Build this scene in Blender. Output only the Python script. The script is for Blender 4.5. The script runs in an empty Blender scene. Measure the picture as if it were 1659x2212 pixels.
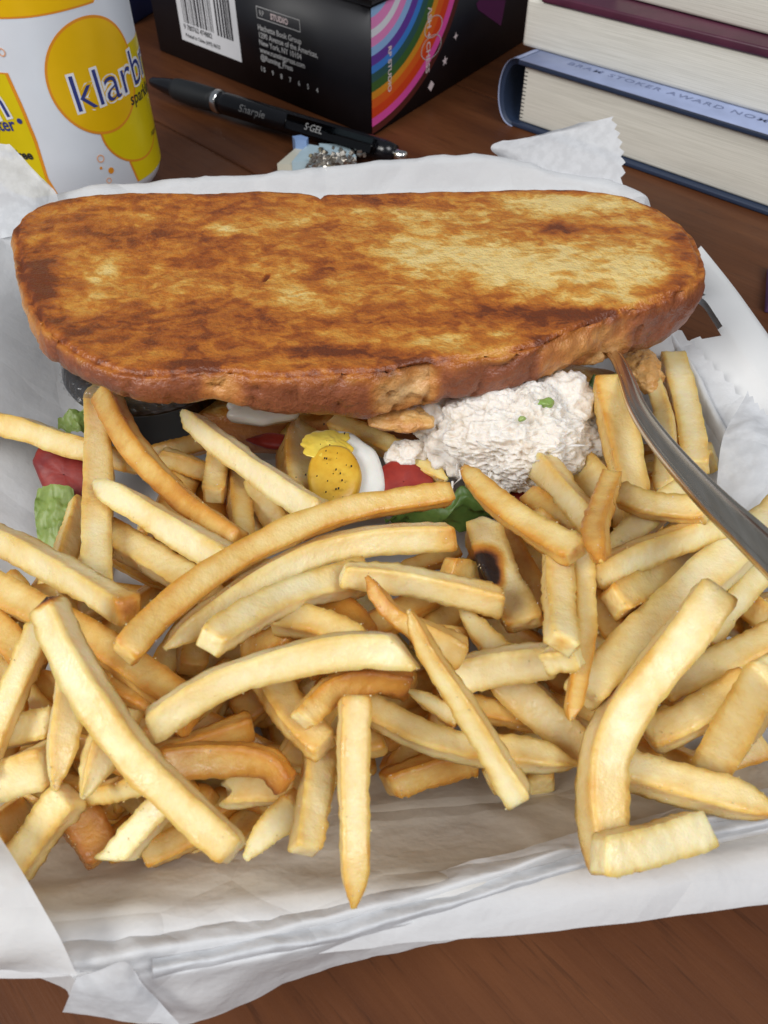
import bpy, bmesh, math, random
import numpy as np
from mathutils import Vector, noise as mn
random.seed(7); rng = np.random.default_rng(7)
S = 0.01                       # everything below is written in centimetres
scene = bpy.context.scene
COL = scene.collection
# ------------------------------------------------------------------ camera, world, lamps
CAM_H, PITCH, FPX, CU, CV = 16.0, math.radians(47.0), 1737.0, 829.5, 1106.0
cd = bpy.data.cameras.new('camera'); cam = bpy.data.objects.new('camera', cd); COL.objects.link(cam)
cam.location = (0, 0, CAM_H*S); cam.rotation_euler = (math.pi/2-PITCH, 0, 0)
cd.sensor_fit = 'VERTICAL'; cd.sensor_height = 24.0; cd.lens = 24.0*FPX/2212.0
cd.clip_start = 0.005; cd.clip_end = 20
cd.dof.use_dof = True; cd.dof.focus_distance = 0.185; cd.dof.aperture_fstop = 26.0
scene.camera = cam
w = bpy.data.worlds.new('World'); scene.world = w; w.use_nodes = True
w.node_tree.nodes['Background'].inputs[0].default_value = (0.80, 0.88, 1.0, 1)
w.node_tree.nodes['Background'].inputs[1].default_value = 0.16
def lamp(name, loc, target, sx, sy, power, col):
    l = bpy.data.lights.new(name, 'AREA'); l.shape = 'RECTANGLE'; l.size = sx; l.size_y = sy
    l.energy = power; l.color = col
    o = bpy.data.objects.new(name, l); COL.objects.link(o); o.location = loc
    o.rotation_euler = (Vector(target)-Vector(loc)).to_track_quat('-Z', 'Y').to_euler()
lamp('window_light', (-0.80, -0.40, 0.85), (0, 0.2, 0), 0.6, 0.6, 10.0, (1.0, 0.985, 0.96))
lamp('room_light', (0.50, -0.42, 0.95), (0, 0.2, 0), 0.6, 0.6, 7.0, (0.98, 0.985, 1.0))
vs = scene.view_settings
scene.display_settings.display_device = 'sRGB'
vs.view_transform = 'Standard'; vs.look = 'None'; vs.gamma = 1.0; vs.exposure = 0.27
scene.cycles.max_bounces = 8; scene.cycles.diffuse_bounces = 5; scene.cycles.transparent_max_bounces = 8

# ------------------------------------------------------------------ measuring helpers (photo measured on a 1659 x 2212 grid)
cp, sp = math.cos(PITCH), math.sin(PITCH)
def ray(u, v):
    x = (u-CU)/FPX; up = (CV-v)/FPX
    return np.array((x, cp+up*sp, -sp+up*cp))
def P(u, v, z):
    r = ray(u, v); return np.array((0, 0, CAM_H)) + r*((CAM_H-z)/-r[2])
def proj(p):
    p = np.asarray(p, float); q = p-np.array((0, 0, CAM_H))
    d = q[..., 1]*cp-q[..., 2]*sp; up = q[..., 1]*sp+q[..., 2]*cp
    return CU+FPX*q[..., 0]/d, CV-FPX*up/d, d
def sstep(a, b, x): t = min(max((x-a)/(b-a), 0), 1); return t*t*(3-2*t)
def n3(p, f=1.0, o=0.0): return mn.noise(Vector((p[0]*f+o, p[1]*f-o, p[2]*f+o*0.7)))
def fbm(p, f, o=0.0, k=3):
    a, s = 1.0, 0.0
    for i in range(k): s += a*n3(p, f, o+i*7.3); f *= 2.1; a *= 0.5
    return s
def catmull(pts, n):
    pts = np.asarray(pts, float); m = len(pts)
    if m == 2:
        t = np.linspace(0, 1, n)[:, None]; return pts[0]*(1-t)+pts[1]*t
    P0 = np.vstack([2*pts[0]-pts[1], pts, 2*pts[-1]-pts[-2]])
    seg = np.linalg.norm(np.diff(pts, axis=0), axis=1); cum = np.concatenate([[0], np.cumsum(seg)])
    out = []
    for s in np.linspace(0, cum[-1], n):
        i = min(max(np.searchsorted(cum, s, 'right')-1, 0), m-2); t = (s-cum[i])/max(seg[i], 1e-9)
        a, b, c, d = P0[i], P0[i+1], P0[i+2], P0[i+3]
        out.append(0.5*((2*b)+(-a+c)*t+(2*a-5*b+4*c-d)*t*t+(-a+3*b-3*c+d)*t**3))
    return np.array(out)

# ------------------------------------------------------------------ object helpers
def tag(o, label=None, cat=None, group=None, kind=None):
    if label: o['label'] = label
    if cat: o['category'] = cat
    if group: o['group'] = group
    if kind: o['kind'] = kind
    return o
def thing(name, loc, label, cat, group=None):
    o = bpy.data.objects.new(name, None); COL.objects.link(o); o.location = Vector(loc)*S
    o.empty_display_size = 0.01
    return tag(o, label, cat, group)
def mk(name, verts, faces, mat, parent=None, smooth=True, attrs=None, edgesharp=None):
    verts = np.asarray(verts, float)
    if parent is not None:
        org = np.zeros(3); q = parent
        while q is not None: org += np.array(q.location)/S; q = q.parent
    else:
        lo, hi = verts.min(0), verts.max(0); org = np.array(((lo[0]+hi[0])/2, (lo[1]+hi[1])/2, lo[2]))
    me = bpy.data.meshes.new(name)
    me.from_pydata([tuple(x) for x in (verts-org)*S], [], [tuple(int(i) for i in f) for f in faces])
    if smooth: me.polygons.foreach_set('use_smooth', [True]*len(me.polygons))
    for k, a in (attrs or {}).items():
        at = me.attributes.new(k, 'FLOAT', 'POINT'); at.data.foreach_set('value', np.asarray(a, np.float32))
    me.materials.append(mat); me.update()
    o = bpy.data.objects.new(name, me); COL.objects.link(o)
    if parent is not None: o.parent = parent
    else: o.location = Vector(org)*S
    return o
def grid_faces(n, m, wrap=False, off=0):
    f = []
    for i in range(n-1):
        for j in range(m if wrap else m-1):
            k = (j+1) % m
            f.append((off+i*m+j, off+i*m+k, off+(i+1)*m+k, off+(i+1)*m+j))
    return f
def box_mesh(c, ax, ay, az, bev=0.0, name='b'):
    """bevelled box: centre c and three half-axis vectors"""
    bm = bmesh.new(); bmesh.ops.create_cube(bm, size=2.0)
    M = np.array([ax, ay, az], float)
    for v in bm.verts:
        q = np.array(v.co)@M+np.asarray(c, float); v.co = q
    if bev > 0: bmesh.ops.bevel(bm, geom=bm.edges[:], offset=bev, segments=2, profile=0.7, affect='EDGES')
    bm.normal_update(); bm.verts.index_update()
    V = [tuple(v.co) for v in bm.verts]; F = [[v.index for v in f.verts] for f in bm.faces]; bm.free()
    return V, F
def tube(path, rad, n=12, flat=1.0, cap=True):
    path = np.asarray(path, float); m = len(path); rad = np.broadcast_to(rad, (m,))
    V = []; up0 = np.array((0, 0, 1.0))
    for i in range(m):
        t = path[min(i+1, m-1)]-path[max(i-1, 0)]; t /= np.linalg.norm(t)+1e-9
        u = up0 if abs(t[2]) < 0.95 else np.array((1.0, 0, 0))
        b = np.cross(t, u); b /= np.linalg.norm(b); a = np.cross(b, t)
        for k in range(n):
            an = 2*math.pi*k/n; V.append(path[i]+rad[i]*(b*math.cos(an)+a*flat*math.sin(an)))
    F = grid_faces(m, n, True)
    if cap: F += [tuple(range(n))[::-1], tuple(range((m-1)*n, m*n))]
    return V, F
class Acc:
    def __init__(s): s.V = []; s.F = []
    def add(s, V, F):
        o = len(s.V); s.V += [tuple(x) for x in V]; s.F += [tuple(i+o for i in f) for f in F]
_dep = None
def text_geo(body, size=1.0, offset=0.0, align='LEFT', shear=0.0, bold=0.0, spacing=1.0):
    c = bpy.data.curves.new('t', 'FONT'); c.body = body; c.size = size; c.align_x = align; c.shear = shear
    c.offset = offset+bold; c.space_character = spacing; c.resolution_u = 3
    o = bpy.data.objects.new('t', c); COL.objects.link(o)
    dg = bpy.context.evaluated_depsgraph_get(); dg.update()
    me = bpy.data.meshes.new_from_object(o.evaluated_get(dg))
    V = np.array([tuple(v.co) for v in me.vertices]).reshape(-1, 3); F = [tuple(p.vertices) for p in me.polygons]
    bpy.data.objects.remove(o); bpy.data.meshes.remove(me); bpy.data.curves.remove(c)
    return V, F

# ------------------------------------------------------------------ materials
class NT:
    def __init__(s, name):
        m = bpy.data.materials.new(name); m.use_nodes = True; s.m = m; s.t = m.node_tree; s.N = s.t.nodes; s.L = s.t.links
        s.b = s.N['Principled BSDF']
    def n(s, ty, **k):
        x = s.N.new(ty)
        for a, v in k.items(): setattr(x, a, v)
        return x
    def set(s, **k):
        for a, v in k.items():
            i = s.b.inputs[a.replace('_', ' ')]
            i.default_value = (*v, 1) if isinstance(v, tuple) and len(v) == 3 and i.type == 'RGBA' else v
    def link(s, a, b): s.L.new(a, b)
    def coord(s, scale=(1, 1, 1), rot=(0, 0, 0), kind='Object'):
        t = s.n('ShaderNodeTexCoord'); mp = s.n('ShaderNodeMapping')
        mp.inputs['Scale'].default_value = scale; mp.inputs['Rotation'].default_value = rot
        s.link(t.outputs[kind], mp.inputs[0]); return mp.outputs[0]
    def noise(s, vec, scale, detail=4, rough=0.55, dist=0.0):
        x = s.n('ShaderNodeTexNoise'); x.inputs['Scale'].default_value = scale; x.inputs['Detail'].default_value = detail
        x.inputs['Roughness'].default_value = rough; x.inputs['Distortion'].default_value = dist
        s.link(vec, x.inputs['Vector']); return x.outputs['Fac']
    def math(s, op, a, b=0.0, c=0.0, clamp=False):
        x = s.n('ShaderNodeMath', operation=op); x.use_clamp = clamp
        for i, v in enumerate((a, b, c)):
            if isinstance(v, (int, float)): x.inputs[i].default_value = v
            else: s.link(v, x.inputs[i])
        return x.outputs[0]
    def ramp(s, fac, stops):
        x = s.n('ShaderNodeValToRGB'); e = x.color_ramp.elements
        while len(e) > 1: e.remove(e[-1])
        e[0].position = stops[0][0]; e[0].color = (*stops[0][1], 1)
        for p, c in stops[1:]:
            q = e.new(p); q.color = (*c, 1)
        s.link(fac, x.inputs[0]); return x.outputs[0]
    def attr(s, name): x = s.n('ShaderNodeAttribute', attribute_name=name); return x.outputs['Fac']
    def bump(s, h, strength=0.3, dist=0.001):
        x = s.n('ShaderNodeBump'); x.inputs['Strength'].default_value = strength; x.inputs['Distance'].default_value = dist
        s.link(h, x.inputs['Height']); s.link(x.outputs[0], s.b.inputs['Normal'])
    def color(s, c): s.link(c, s.b.inputs['Base Color'])
def plain(name, col, rough=0.5, metal=0.0, spec=0.5, var=0.06, scale=60):
    t = NT(name); t.set(Roughness=rough, Metallic=metal, Specular_IOR_Level=spec)
    v = t.noise(t.coord(), scale, 3)
    lo = tuple(max(0, c*(1-var)) for c in col); hi = tuple(min(1, c*(1+var)) for c in col)
    t.color(t.ramp(v, [(0.3, lo), (0.7, hi)])); return t.m

def mat_fry():
    t = NT('fried_potato'); co = t.coord()
    n1 = t.noise(co, 170, 4, 0.6); n2 = t.noise(co, 620, 3, 0.6); n3_ = t.noise(co, 1700, 2, 0.6)
    v = t.math('ADD', t.attr('tone'), t.math('MULTIPLY', t.attr('edge'), 0.32))
    v = t.math('ADD', v, t.math('MULTIPLY_ADD', n1, 0.48, -0.24))
    v = t.math('ADD', v, t.math('MULTIPLY_ADD', n2, 0.20, -0.10), clamp=False)
    v = t.math('MULTIPLY', v, 0.625, clamp=True)
    t.color(t.ramp(v, [(0.0, (0.89, 0.77, 0.47)), (0.13, (0.83, 0.65, 0.30)), (0.27, (0.75, 0.49, 0.145)), (0.42, (0.62, 0.29, 0.045)),
                       (0.62, (0.45, 0.17, 0.028)), (0.80, (0.17, 0.055, 0.02)), (1.0, (0.022, 0.012, 0.009))]))
    t.set(Roughness=0.46, Specular_IOR_Level=0.5, Subsurface_Weight=0.55, Subsurface_Radius=(1.0, 0.52, 0.16), Subsurface_Scale=0.0036)
    r = t.ramp(t.noise(co, 260, 3), [(0.35, (0.56,)*3), (0.65, (0.26,)*3)]); t.link(r, t.b.inputs['Roughness'])
    h = t.math('ADD', t.math('MULTIPLY', n3_, 0.35), t.math('MULTIPLY', n2, 0.9)); t.bump(h, 0.45, 0.0005)
    return t.m
def mat_toast():
    t = NT('grilled_bread'); co = t.coord((0.62, 1.0, 1.0), (0, 0, 0.15))
    co2 = t.coord()
    a = t.noise(co, 62, 7, 0.62, 0.5); b = t.noise(co2, 420, 4, 0.65); c = t.noise(co2, 1500, 2, 0.5)
    fl = t.noise(t.coord((0.8, 1.1, 1.0), (0, 0, -0.25)), 230, 4, 0.6, 0.6)
    a2 = t.n('ShaderNodeMapRange', interpolation_type='SMOOTHSTEP'); a2.inputs[1].default_value = .36; a2.inputs[2].default_value = .64; a2.inputs[3].default_value = -.20; a2.inputs[4].default_value = .20
    t.link(a, a2.inputs[0])
    f2 = t.n('ShaderNodeMapRange', interpolation_type='SMOOTHSTEP'); f2.inputs[1].default_value = .40; f2.inputs[2].default_value = .60; f2.inputs[3].default_value = -.14; f2.inputs[4].default_value = .12
    t.link(fl, f2.inputs[0])
    v = t.math('ADD', t.attr('toast'), a2.outputs[0])
    v = t.math('ADD', v, f2.outputs[0])
    v = t.math('ADD', v, t.math('MULTIPLY_ADD', b, 0.38, -0.19))
    v = t.math('ADD', v, t.math('MULTIPLY_ADD', c, 0.17, -0.085), clamp=True)
    top = t.ramp(v, [(0.0, (0.76, 0.56, 0.22)), (0.18, (0.68, 0.43, 0.12)), (0.34, (0.58, 0.27, 0.045)), (0.55, (0.47, 0.155, 0.020)), (0.80, (0.31, 0.080, 0.012)), (1.0, (0.15, 0.036, 0.009))])
    k = t.math('ADD', t.math('MULTIPLY_ADD', t.noise(co2, 150, 5, 0.6), 0.5, -0.25), t.math('MULTIPLY_ADD', b, 0.4, -0.2))
    crust = t.ramp(t.math('ADD', t.attr('torn'), k, clamp=True), [(0.0, (0.17, 0.050, 0.024)), (0.22, (0.29, 0.095, 0.042)), (0.45, (0.43, 0.155, 0.045)), (0.7, (0.60, 0.28, 0.085)), (1.0, (0.76, 0.50, 0.24))])
    mx = t.n('ShaderNodeMix', data_type='RGBA'); t.link(t.attr('side'), mx.inputs[0]); t.link(top, mx.inputs[6]); t.link(crust, mx.inputs[7])
    t.color(mx.outputs[2]); t.set(Roughness=0.34, Specular_IOR_Level=0.5, Subsurface_Weight=0.12, Subsurface_Radius=(1, .5, .2), Subsurface_Scale=0.0015)
    vo = t.n('ShaderNodeTexVoronoi'); vo.inputs['Scale'].default_value = 480; t.link(co2, vo.inputs['Vector'])
    h = t.math('ADD', t.math('MULTIPLY', b, 1.0), t.math('ADD', t.math('MULTIPLY', c, 0.4), t.math('MULTIPLY', vo.outputs['Distance'], 0.35))); t.bump(h, 0.55, 0.0010)
    return t.m
def mat_paper(name, col=(0.84, 0.85, 0.865), trans=0.3, mottled=0.0):
    t = NT(name); co = t.coord()
    n = t.noise(co, 35, 5, 0.6); m2 = t.noise(co, 260, 3)
    c = t.ramp(n, [(0.3, tuple(x*0.96 for x in col)), (0.7, col)])
    if mottled:
        mm = t.ramp(t.noise(co, 330, 3, 0.5), [(0.40, (1, 1, 1)), (0.60, (1-mottled,)*3)])
        mx = t.n('ShaderNodeMix', data_type='RGBA', blend_type='MULTIPLY'); mx.inputs[0].default_value = 1
        t.link(c, mx.inputs[6]); t.link(mm, mx.inputs[7]); c = mx.outputs[2]
    gx_ = t.n('ShaderNodeMix', data_type='RGBA'); t.link(t.attr('shade_tint'), gx_.inputs[0]); t.link(c, gx_.inputs[6]); gx_.inputs[7].default_value = (0.78, 0.70, 0.57, 1); c = gx_.outputs[2]  # warm shade of the front wall mixed into the paper colour
    t.color(c); t.set(Roughness=0.55, Specular_IOR_Level=0.25)
    vo = t.n('ShaderNodeTexVoronoi', feature='DISTANCE_TO_EDGE'); vo.inputs['Scale'].default_value = 26; t.link(t.coord((1, 1.6, 1), (0.3, 0.2, 0.5)), vo.inputs['Vector'])
    cr = t.math('MULTIPLY', t.math('MINIMUM', vo.outputs['Distance'], 0.10), 4.0)
    t.bump(t.math('ADD', t.math('ADD', n, cr), t.math('MULTIPLY', m2, 0.25)), 0.42, 0.0026)
    tr = t.n('ShaderNodeBsdfTranslucent'); t.link(c, tr.inputs[0])
    ms = t.n('ShaderNodeMixShader'); ms.inputs[0].default_value = trans
    t.link(t.b.outputs[0], ms.inputs[1]); t.link(tr.outputs[0], ms.inputs[2])
    tp = t.n('ShaderNodeBsdfTransparent'); m3 = t.n('ShaderNodeMixShader'); m3.inputs[0].default_value = 0.10
    t.link(ms.outputs[0], m3.inputs[1]); t.link(tp.outputs[0], m3.inputs[2])
    t.link(m3.outputs[0], t.N['Material Output'].inputs[0]); return t.m
WOODROT = math.radians(47)
def mat_wood():
    t = NT('stained_wood')
    co = t.coord((1.0, 14.0, 4.0), (0, 0, 0)); co2 = t.coord((1.0, 5.0, 1.0)); co3 = t.coord()
    g = t.noise(co, 9, 6, 0.6, 0.4); g2 = t.noise(co2, 5, 4, 0.55, 0.8); f = t.noise(co, 60, 3, 0.6)
    v = t.math('ADD', t.math('MULTIPLY', g, 0.5), t.math('MULTIPLY', g2, 0.5))
    c = t.ramp(v, [(0.30, (0.066, 0.021, 0.008)), (0.5, (0.104, 0.035, 0.012)), (0.70, (0.150, 0.054, 0.019))])
    pores = t.ramp(f, [(0.30, (0.5,)*3), (0.42, (1,)*3)])
    mx = t.n('ShaderNodeMix', data_type='RGBA', blend_type='MULTIPLY'); mx.inputs[0].default_value = 0.6
    t.link(c, mx.inputs[6]); t.link(pores, mx.inputs[7]); t.color(mx.outputs[2])
    r = t.ramp(t.noise(co3, 30, 4), [(0.3, (0.38,)*3), (0.7, (0.52,)*3)]); t.link(r, t.b.inputs['Roughness'])
    t.set(Specular_IOR_Level=0.22); t.bump(t.math('ADD', f, t.math('MULTIPLY', t.noise(co3, 900, 2), 0.3)), 0.12, 0.0006); return t.m
def mat_pages():
    t = NT('book_pages'); co = t.coord((1, 1, 1)); z = t.n('ShaderNodeSeparateXYZ'); t.link(co, z.inputs[0])
    wv = t.math('SINE', t.math('MULTIPLY', z.outputs[2], 9000.0)); nn = t.noise(t.coord((1, 1, 40)), 40, 3)
    v = t.math('ADD', t.math('MULTIPLY', wv, 0.12), nn)
    t.color(t.ramp(v, [(0.25, (0.64, 0.62, 0.54)), (0.7, (0.80, 0.775, 0.69))])); t.set(Roughness=0.8, Specular_IOR_Level=0.15); t.bump(v, 0.15, 0.0005); return t.m
def mat_salad():
    t = NT('chicken_salad'); co = t.coord(); n = t.noise(co, 330, 5, 0.65); m2 = t.noise(co, 90, 3)
    t.color(t.ramp(t.math('ADD', t.math('MULTIPLY', n, .6), t.math('MULTIPLY', m2, .4)), [(0.30, (0.66, 0.54, 0.42)), (0.45, (0.82, 0.75, 0.66)), (0.68, (0.90, 0.87, 0.82))]))
    t.set(Roughness=0.45, Specular_IOR_Level=0.4, Subsurface_Weight=0.45, Subsurface_Radius=(1, .8, .6), Subsurface_Scale=0.0025)
    fb = t.noise(t.coord((0.6, 2.4, 2.4), (0.5, 0.4, 0.6)), 420, 4, 0.6, 1.2); fc = t.noise(t.coord((2.4, 0.6, 2.0), (0.2, 0.7, -0.5)), 380, 4, 0.6, 1.2)
    t.bump(t.math('MAXIMUM', fb, fc), 0.55, 0.0012); return t.m
def mat_wet(name, a, b, rough=0.25, scale=120, sss=0.2):
    t = NT(name); co = t.coord(); n = t.noise(co, scale, 4, 0.6)
    t.color(t.ramp(n, [(0.35, a), (0.65, b)])); t.set(Roughness=rough, Subsurface_Weight=sss, Subsurface_Radius=(1, .4, .2), Subsurface_Scale=0.001)
    t.bump(n, 0.25, 0.001); return t.m
M = dict(
    fry=mat_fry(), toast=mat_toast(), wood=mat_wood(), pages=mat_pages(), salad=mat_salad(),
    paper=mat_paper('wax_paper'), paper2=mat_paper('wax_paper_mottled', (0.83, 0.85, 0.88), 0.3, 0.10),
    foam=plain('foam_tray', (0.82, 0.82, 0.81), 0.42, spec=0.35, var=0.02),
    yolk=mat_wet('egg_yolk', (0.62, 0.33, 0.02), (0.76, 0.50, 0.06), 0.35), white=mat_wet('egg_white', (0.74, 0.75, 0.70), (0.82, 0.83, 0.80), 0.22),
    mustard=mat_wet('mustard_sauce', (0.72, 0.50, 0.05), (0.82, 0.66, 0.12), 0.3), tomato=mat_wet('tomato_flesh', (0.17, 0.010, 0.010), (0.32, 0.032, 0.020), 0.42, 120, 0.04),
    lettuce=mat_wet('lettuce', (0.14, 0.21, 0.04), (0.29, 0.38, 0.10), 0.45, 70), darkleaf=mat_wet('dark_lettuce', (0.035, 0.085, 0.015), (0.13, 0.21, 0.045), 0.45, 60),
    celery=mat_wet('celery', (0.22, 0.34, 0.08), (0.35, 0.45, 0.15)), pepper=plain('black_pepper', (0.03, 0.02, 0.015), 0.6),
    blackpl=plain('black_plastic', (0.008, 0.008, 0.009), 0.25), rubber=plain('black_rubber', (0.012, 0.014, 0.016), 0.55, scale=200), gloss=plain('glossy_black', (0.006, 0.006, 0.008), 0.22),
    boxblk=plain('black_card', (0.008, 0.008, 0.011), 0.42, var=0.2), boxedge=plain('black_card_edge', (0.02, 0.02, 0.024), 0.5),
    ink=plain('white_ink', (0.75, 0.62, 0.62), 0.6), inkdim=plain('grey_ink', (0.55, 0.55, 0.55), 0.6), sticker=plain('white_sticker', (0.80, 0.81, 0.84), 0.5), blackink=plain('black_ink', (0.015, 0.015, 0.02), 0.6),
    chrome=plain('polished_steel', (0.75, 0.74, 0.72), 0.12, 1.0, var=0.03),
    canwhite=plain('can_white', (0.78, 0.83, 0.90), 0.32, 0.12, var=0.02), cangold=plain('can_gold', (0.92, 0.55, 0.004), 0.32, 0.2, var=0.04), canlime=plain('can_lime', (0.84, 0.66, 0.006), 0.32, 0.2, var=0.04),
    canorange=plain('can_orange', (0.80, 0.30, 0.02), 0.35, 0.1), navy=plain('navy_ink', (0.03, 0.045, 0.22), 0.4), pinkish=plain('bubble_outline', (0.80, 0.42, 0.25), 0.4),
    board=plain('navy_board', (0.02, 0.035, 0.075), 0.5), jacket=plain('pale_blue_jacket', (0.34, 0.40, 0.60), 0.35, var=0.12), maroon=plain('maroon_cover', (0.085, 0.018, 0.040), 0.42, var=0.2),
    jacketink=plain('jacket_ink', (0.16, 0.20, 0.36), 0.5), bluebook=plain('navy_cloth', (0.012, 0.02, 0.085), 0.6), purple=plain('purple_card', (0.12, 0.06, 0.16), 0.6),
    opal=plain('pale_blue_shell', (0.42, 0.55, 0.62), 0.3), opal2=plain('cream_shell', (0.60, 0.58, 0.48), 0.35), opalblue=plain('blue_shell', (0.25, 0.38, 0.66), 0.3),
    silver=plain('silver_glitter', (0.55, 0.52, 0.47), 0.28, 0.9, var=0.35, scale=500),
)
def mat_fork():
    t = NT('worn_steel'); co = t.coord((1, 1, 1), (0, 0, 0.85)); s = t.noise(t.coord((60, 2, 20), (0, 0, 0.8)), 20, 3)
    t.color(t.ramp(s, [(0.3, (0.66, 0.57, 0.45)), (0.7, (0.80, 0.72, 0.60))])); t.set(Metallic=1.0, Roughness=0.27)
    return t.m
M['fork'] = mat_fork(); M['penink'] = plain('pen_ink', (0.26, 0.26, 0.26), 0.5)
def mat_clear():
    t = NT('clear_plastic'); t.set(Roughness=0.12, Base_Color=(0.2, 0.2, 0.21), Specular_IOR_Level=0.6)
    tp = t.n('ShaderNodeBsdfTransparent'); ms = t.n('ShaderNodeMixShader'); ms.inputs[0].default_value = 0.72
    t.link(t.b.outputs[0], ms.inputs[1]); t.link(tp.outputs[0], ms.inputs[2]); t.link(ms.outputs[0], t.N['Material Output'].inputs[0]); return t.m
M['clear'] = mat_clear()

# ------------------------------------------------------------------ table: planks running along -47 degrees
PD = np.array((math.cos(-WOODROT), math.sin(-WOODROT), 0)); PN = np.array((-PD[1], PD[0], 0)); PN = PN if PN[1] > 0 else -PN
table = thing('table', (0, 0, 0), 'brown stained wooden table of wide boards under everything', 'table')
JO = [-62, -34, -6, 20.1, 34.6, 49.1, 63.6, 78.1, 92.6, 107]
for a, a2 in zip(JO[:-1], JO[1:]):
    c0 = PN*((a+a2)/2)+PD*(random.uniform(-2, 2)-10)+np.array((0, 0, -1.0))
    V, F = box_mesh((0, 0, 0), (95, 0, 0), (0, (a2-a)/2-0.03, 0), (0, 0, 1.0), 0.16)
    o = mk('plank', V, F, M['wood'], table)
    o.location = Vector(c0)*S; o.rotation_euler = (0, 0, -WOODROT)
V, F = box_mesh((0, 20, -3.2), (80, 0, 0), (0, 85, 0), (0, 0, 1.0), 0.2); mk('underside_board', V, F, M['board'], table)

# ------------------------------------------------------------------ foam clamshell tray
TC = np.array((-0.9, 16.0)); TR = math.radians(5.0)
def tl(a, b, z):      # tray-local to world
    return np.array((TC[0]+a*math.cos(TR)-b*math.sin(TR), TC[1]+a*math.sin(TR)+b*math.cos(TR), z))
def rsq(th, r, k=7.0):  # rounded square at angle th, half size r
    c, s = math.cos(th), math.sin(th); q = (abs(c)**k+abs(s)**k)**(-1.0/k); return r*q*c, r*q*s
prof = [(0.2, 0.25), (4, 0.25), (7.6, 0.28), (8.2, 0.5), (8.7, 1.3), (9.4, 2.7), (9.65, 2.92), (9.9, 2.98), (10.5, 2.98), (10.62, 3.08), (10.8, 3.1), (11.1, 3.1), (11.6, 3.06), (11.85, 2.95), (11.95, 2.75),
        (11.85, 2.72), (11.5, 2.85), (10.64, 2.83), (9.95, 2.8), (9.7, 2.72), (8.9, 1.0), (8.4, 0.22), (7.8, 0.05), (4, 0.05), (0.2, 0.05)]
NT_ = 480; V = []; 
for r, z in prof:
    for k in range(NT_):
        th = 2*math.pi*k/NT_; a, b = rsq(th, r); c, sn = math.cos(th), math.sin(th); zz = z
        wl = max(sstep(0.3, 0.55, -sn), sstep(0.3, 0.55, sn), sstep(0.3, 0.6, -c))
        if r > 7.9: zz = z+(min(z, 0.30+2.55*(min(1, max(0, (r-8.0)/3.8))**1.47))-z)*wl
        V.append(tl(a, b, zz))
V = np.array(V); F = []
for f in grid_faces(len(prof), NT_, True):
    c = V[list(f)].mean(0); i = f[0]//NT_
    if 3 <= i <= 21 and 7.4 < c[0] < 9.42 and 18.75 < c[1] < 25.5 and c[2] > 0.3: continue      # slot for the lid tab
    if c[0] > 7 and c[1] > 24.0 and c[2] > 2.4 and 7 <= i <= 16: continue                 # the rim stops at the cut corner
    F.append(f)
tray = mk('foam_tray', V, F, M['foam'])
tag(tray, 'white foam takeout tray with a wide rim and a tab slot, lined with paper', 'takeout tray')

# ------------------------------------------------------------------ wax paper liner
NA, NR = 420, 80
V = []
for j in range(NR):
    s = j/(NR-1)
    for k in range(NA):
        th = 2*math.pi*k/NA; c, sn = math.cos(th), math.sin(th)
        right = sstep(0.76, 0.85, c) if sn > 0 else sstep(0.75, 0.93, c); back = sstep(0.3, 0.75, sn)*(1-0.0*right); front = sstep(0.35, 0.8, -sn); left = sstep(0.5, 0.9, -c)
        backr = sstep(0.35, 0.7, sn)
        crest = 3.15+(0.30+0.42*sstep(-0.4, 0.35, c))*backr+0.5*left*(1-front)*(1-0.6*backr)
        rcrest = 11.6 - 2.7*right*(1-front) + 0.25*front
        rcrest -= 1.0*sstep(0.42, 0.62, c)*sstep(0.3, 0.6, sn)
        # along the profile: floor 0-.5, wall .5-.82, over the crest .82-1
        if s < 0.42: r = 0.2+(8.1-0.2)*s/0.42; z = 0.42
        elif s < 0.86:
            q = (s-0.42)/0.44; r = 8.1+(rcrest-8.1)*q**0.85; z = 0.42+(crest-0.42)*(q**1.25)
        else:
            q = (s-0.86)/0.14
            drop = 0.35*(1-right)+0.3*right
            r = rcrest+q*(0.75-0.45*right); z = crest+0.10*math.sin(q*math.pi)-drop*q*q
        a, b = rsq(th, r, 5.0)
        p = np.array((a, b, z))
        wr = 0.0
        if s > 0.3:
            wgt = sstep(0.3, 0.6, s)
            rid = 1-abs(fbm((a*0.30, b*0.30, z*0.25), 1.0, 3.1, 3))*2.2
            wr = wgt*(0.16*max(rid-0.35, 0) + 0.10*fbm((a, b, z), 0.35, 9.0, 2)+0.02*fbm((a, b, z), 1.8, 5.0, 2))
        p[2] += wr*0.9; p[:2] *= 1-0.012*wr
        V.append(tl(p[0], p[1], p[2]))
liner_v = np.array(V)
wall_shade = []  # painted shade: darker cream over the front inner wall and nearby floor
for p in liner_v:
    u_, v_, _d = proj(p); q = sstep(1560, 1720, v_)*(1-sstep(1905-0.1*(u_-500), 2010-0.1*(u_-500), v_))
    wall_shade.append(min(1, max(0, q*(0.85+0.5*n3(p, 0.35, 2)))))
liner = mk('paper_liner', V, grid_faces(NR, NA, True), M['paper'], attrs=dict(shade_tint=wall_shade))
tag(liner, 'white wax paper sheet lining the tray under the sandwich and fries', 'wax paper')
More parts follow.
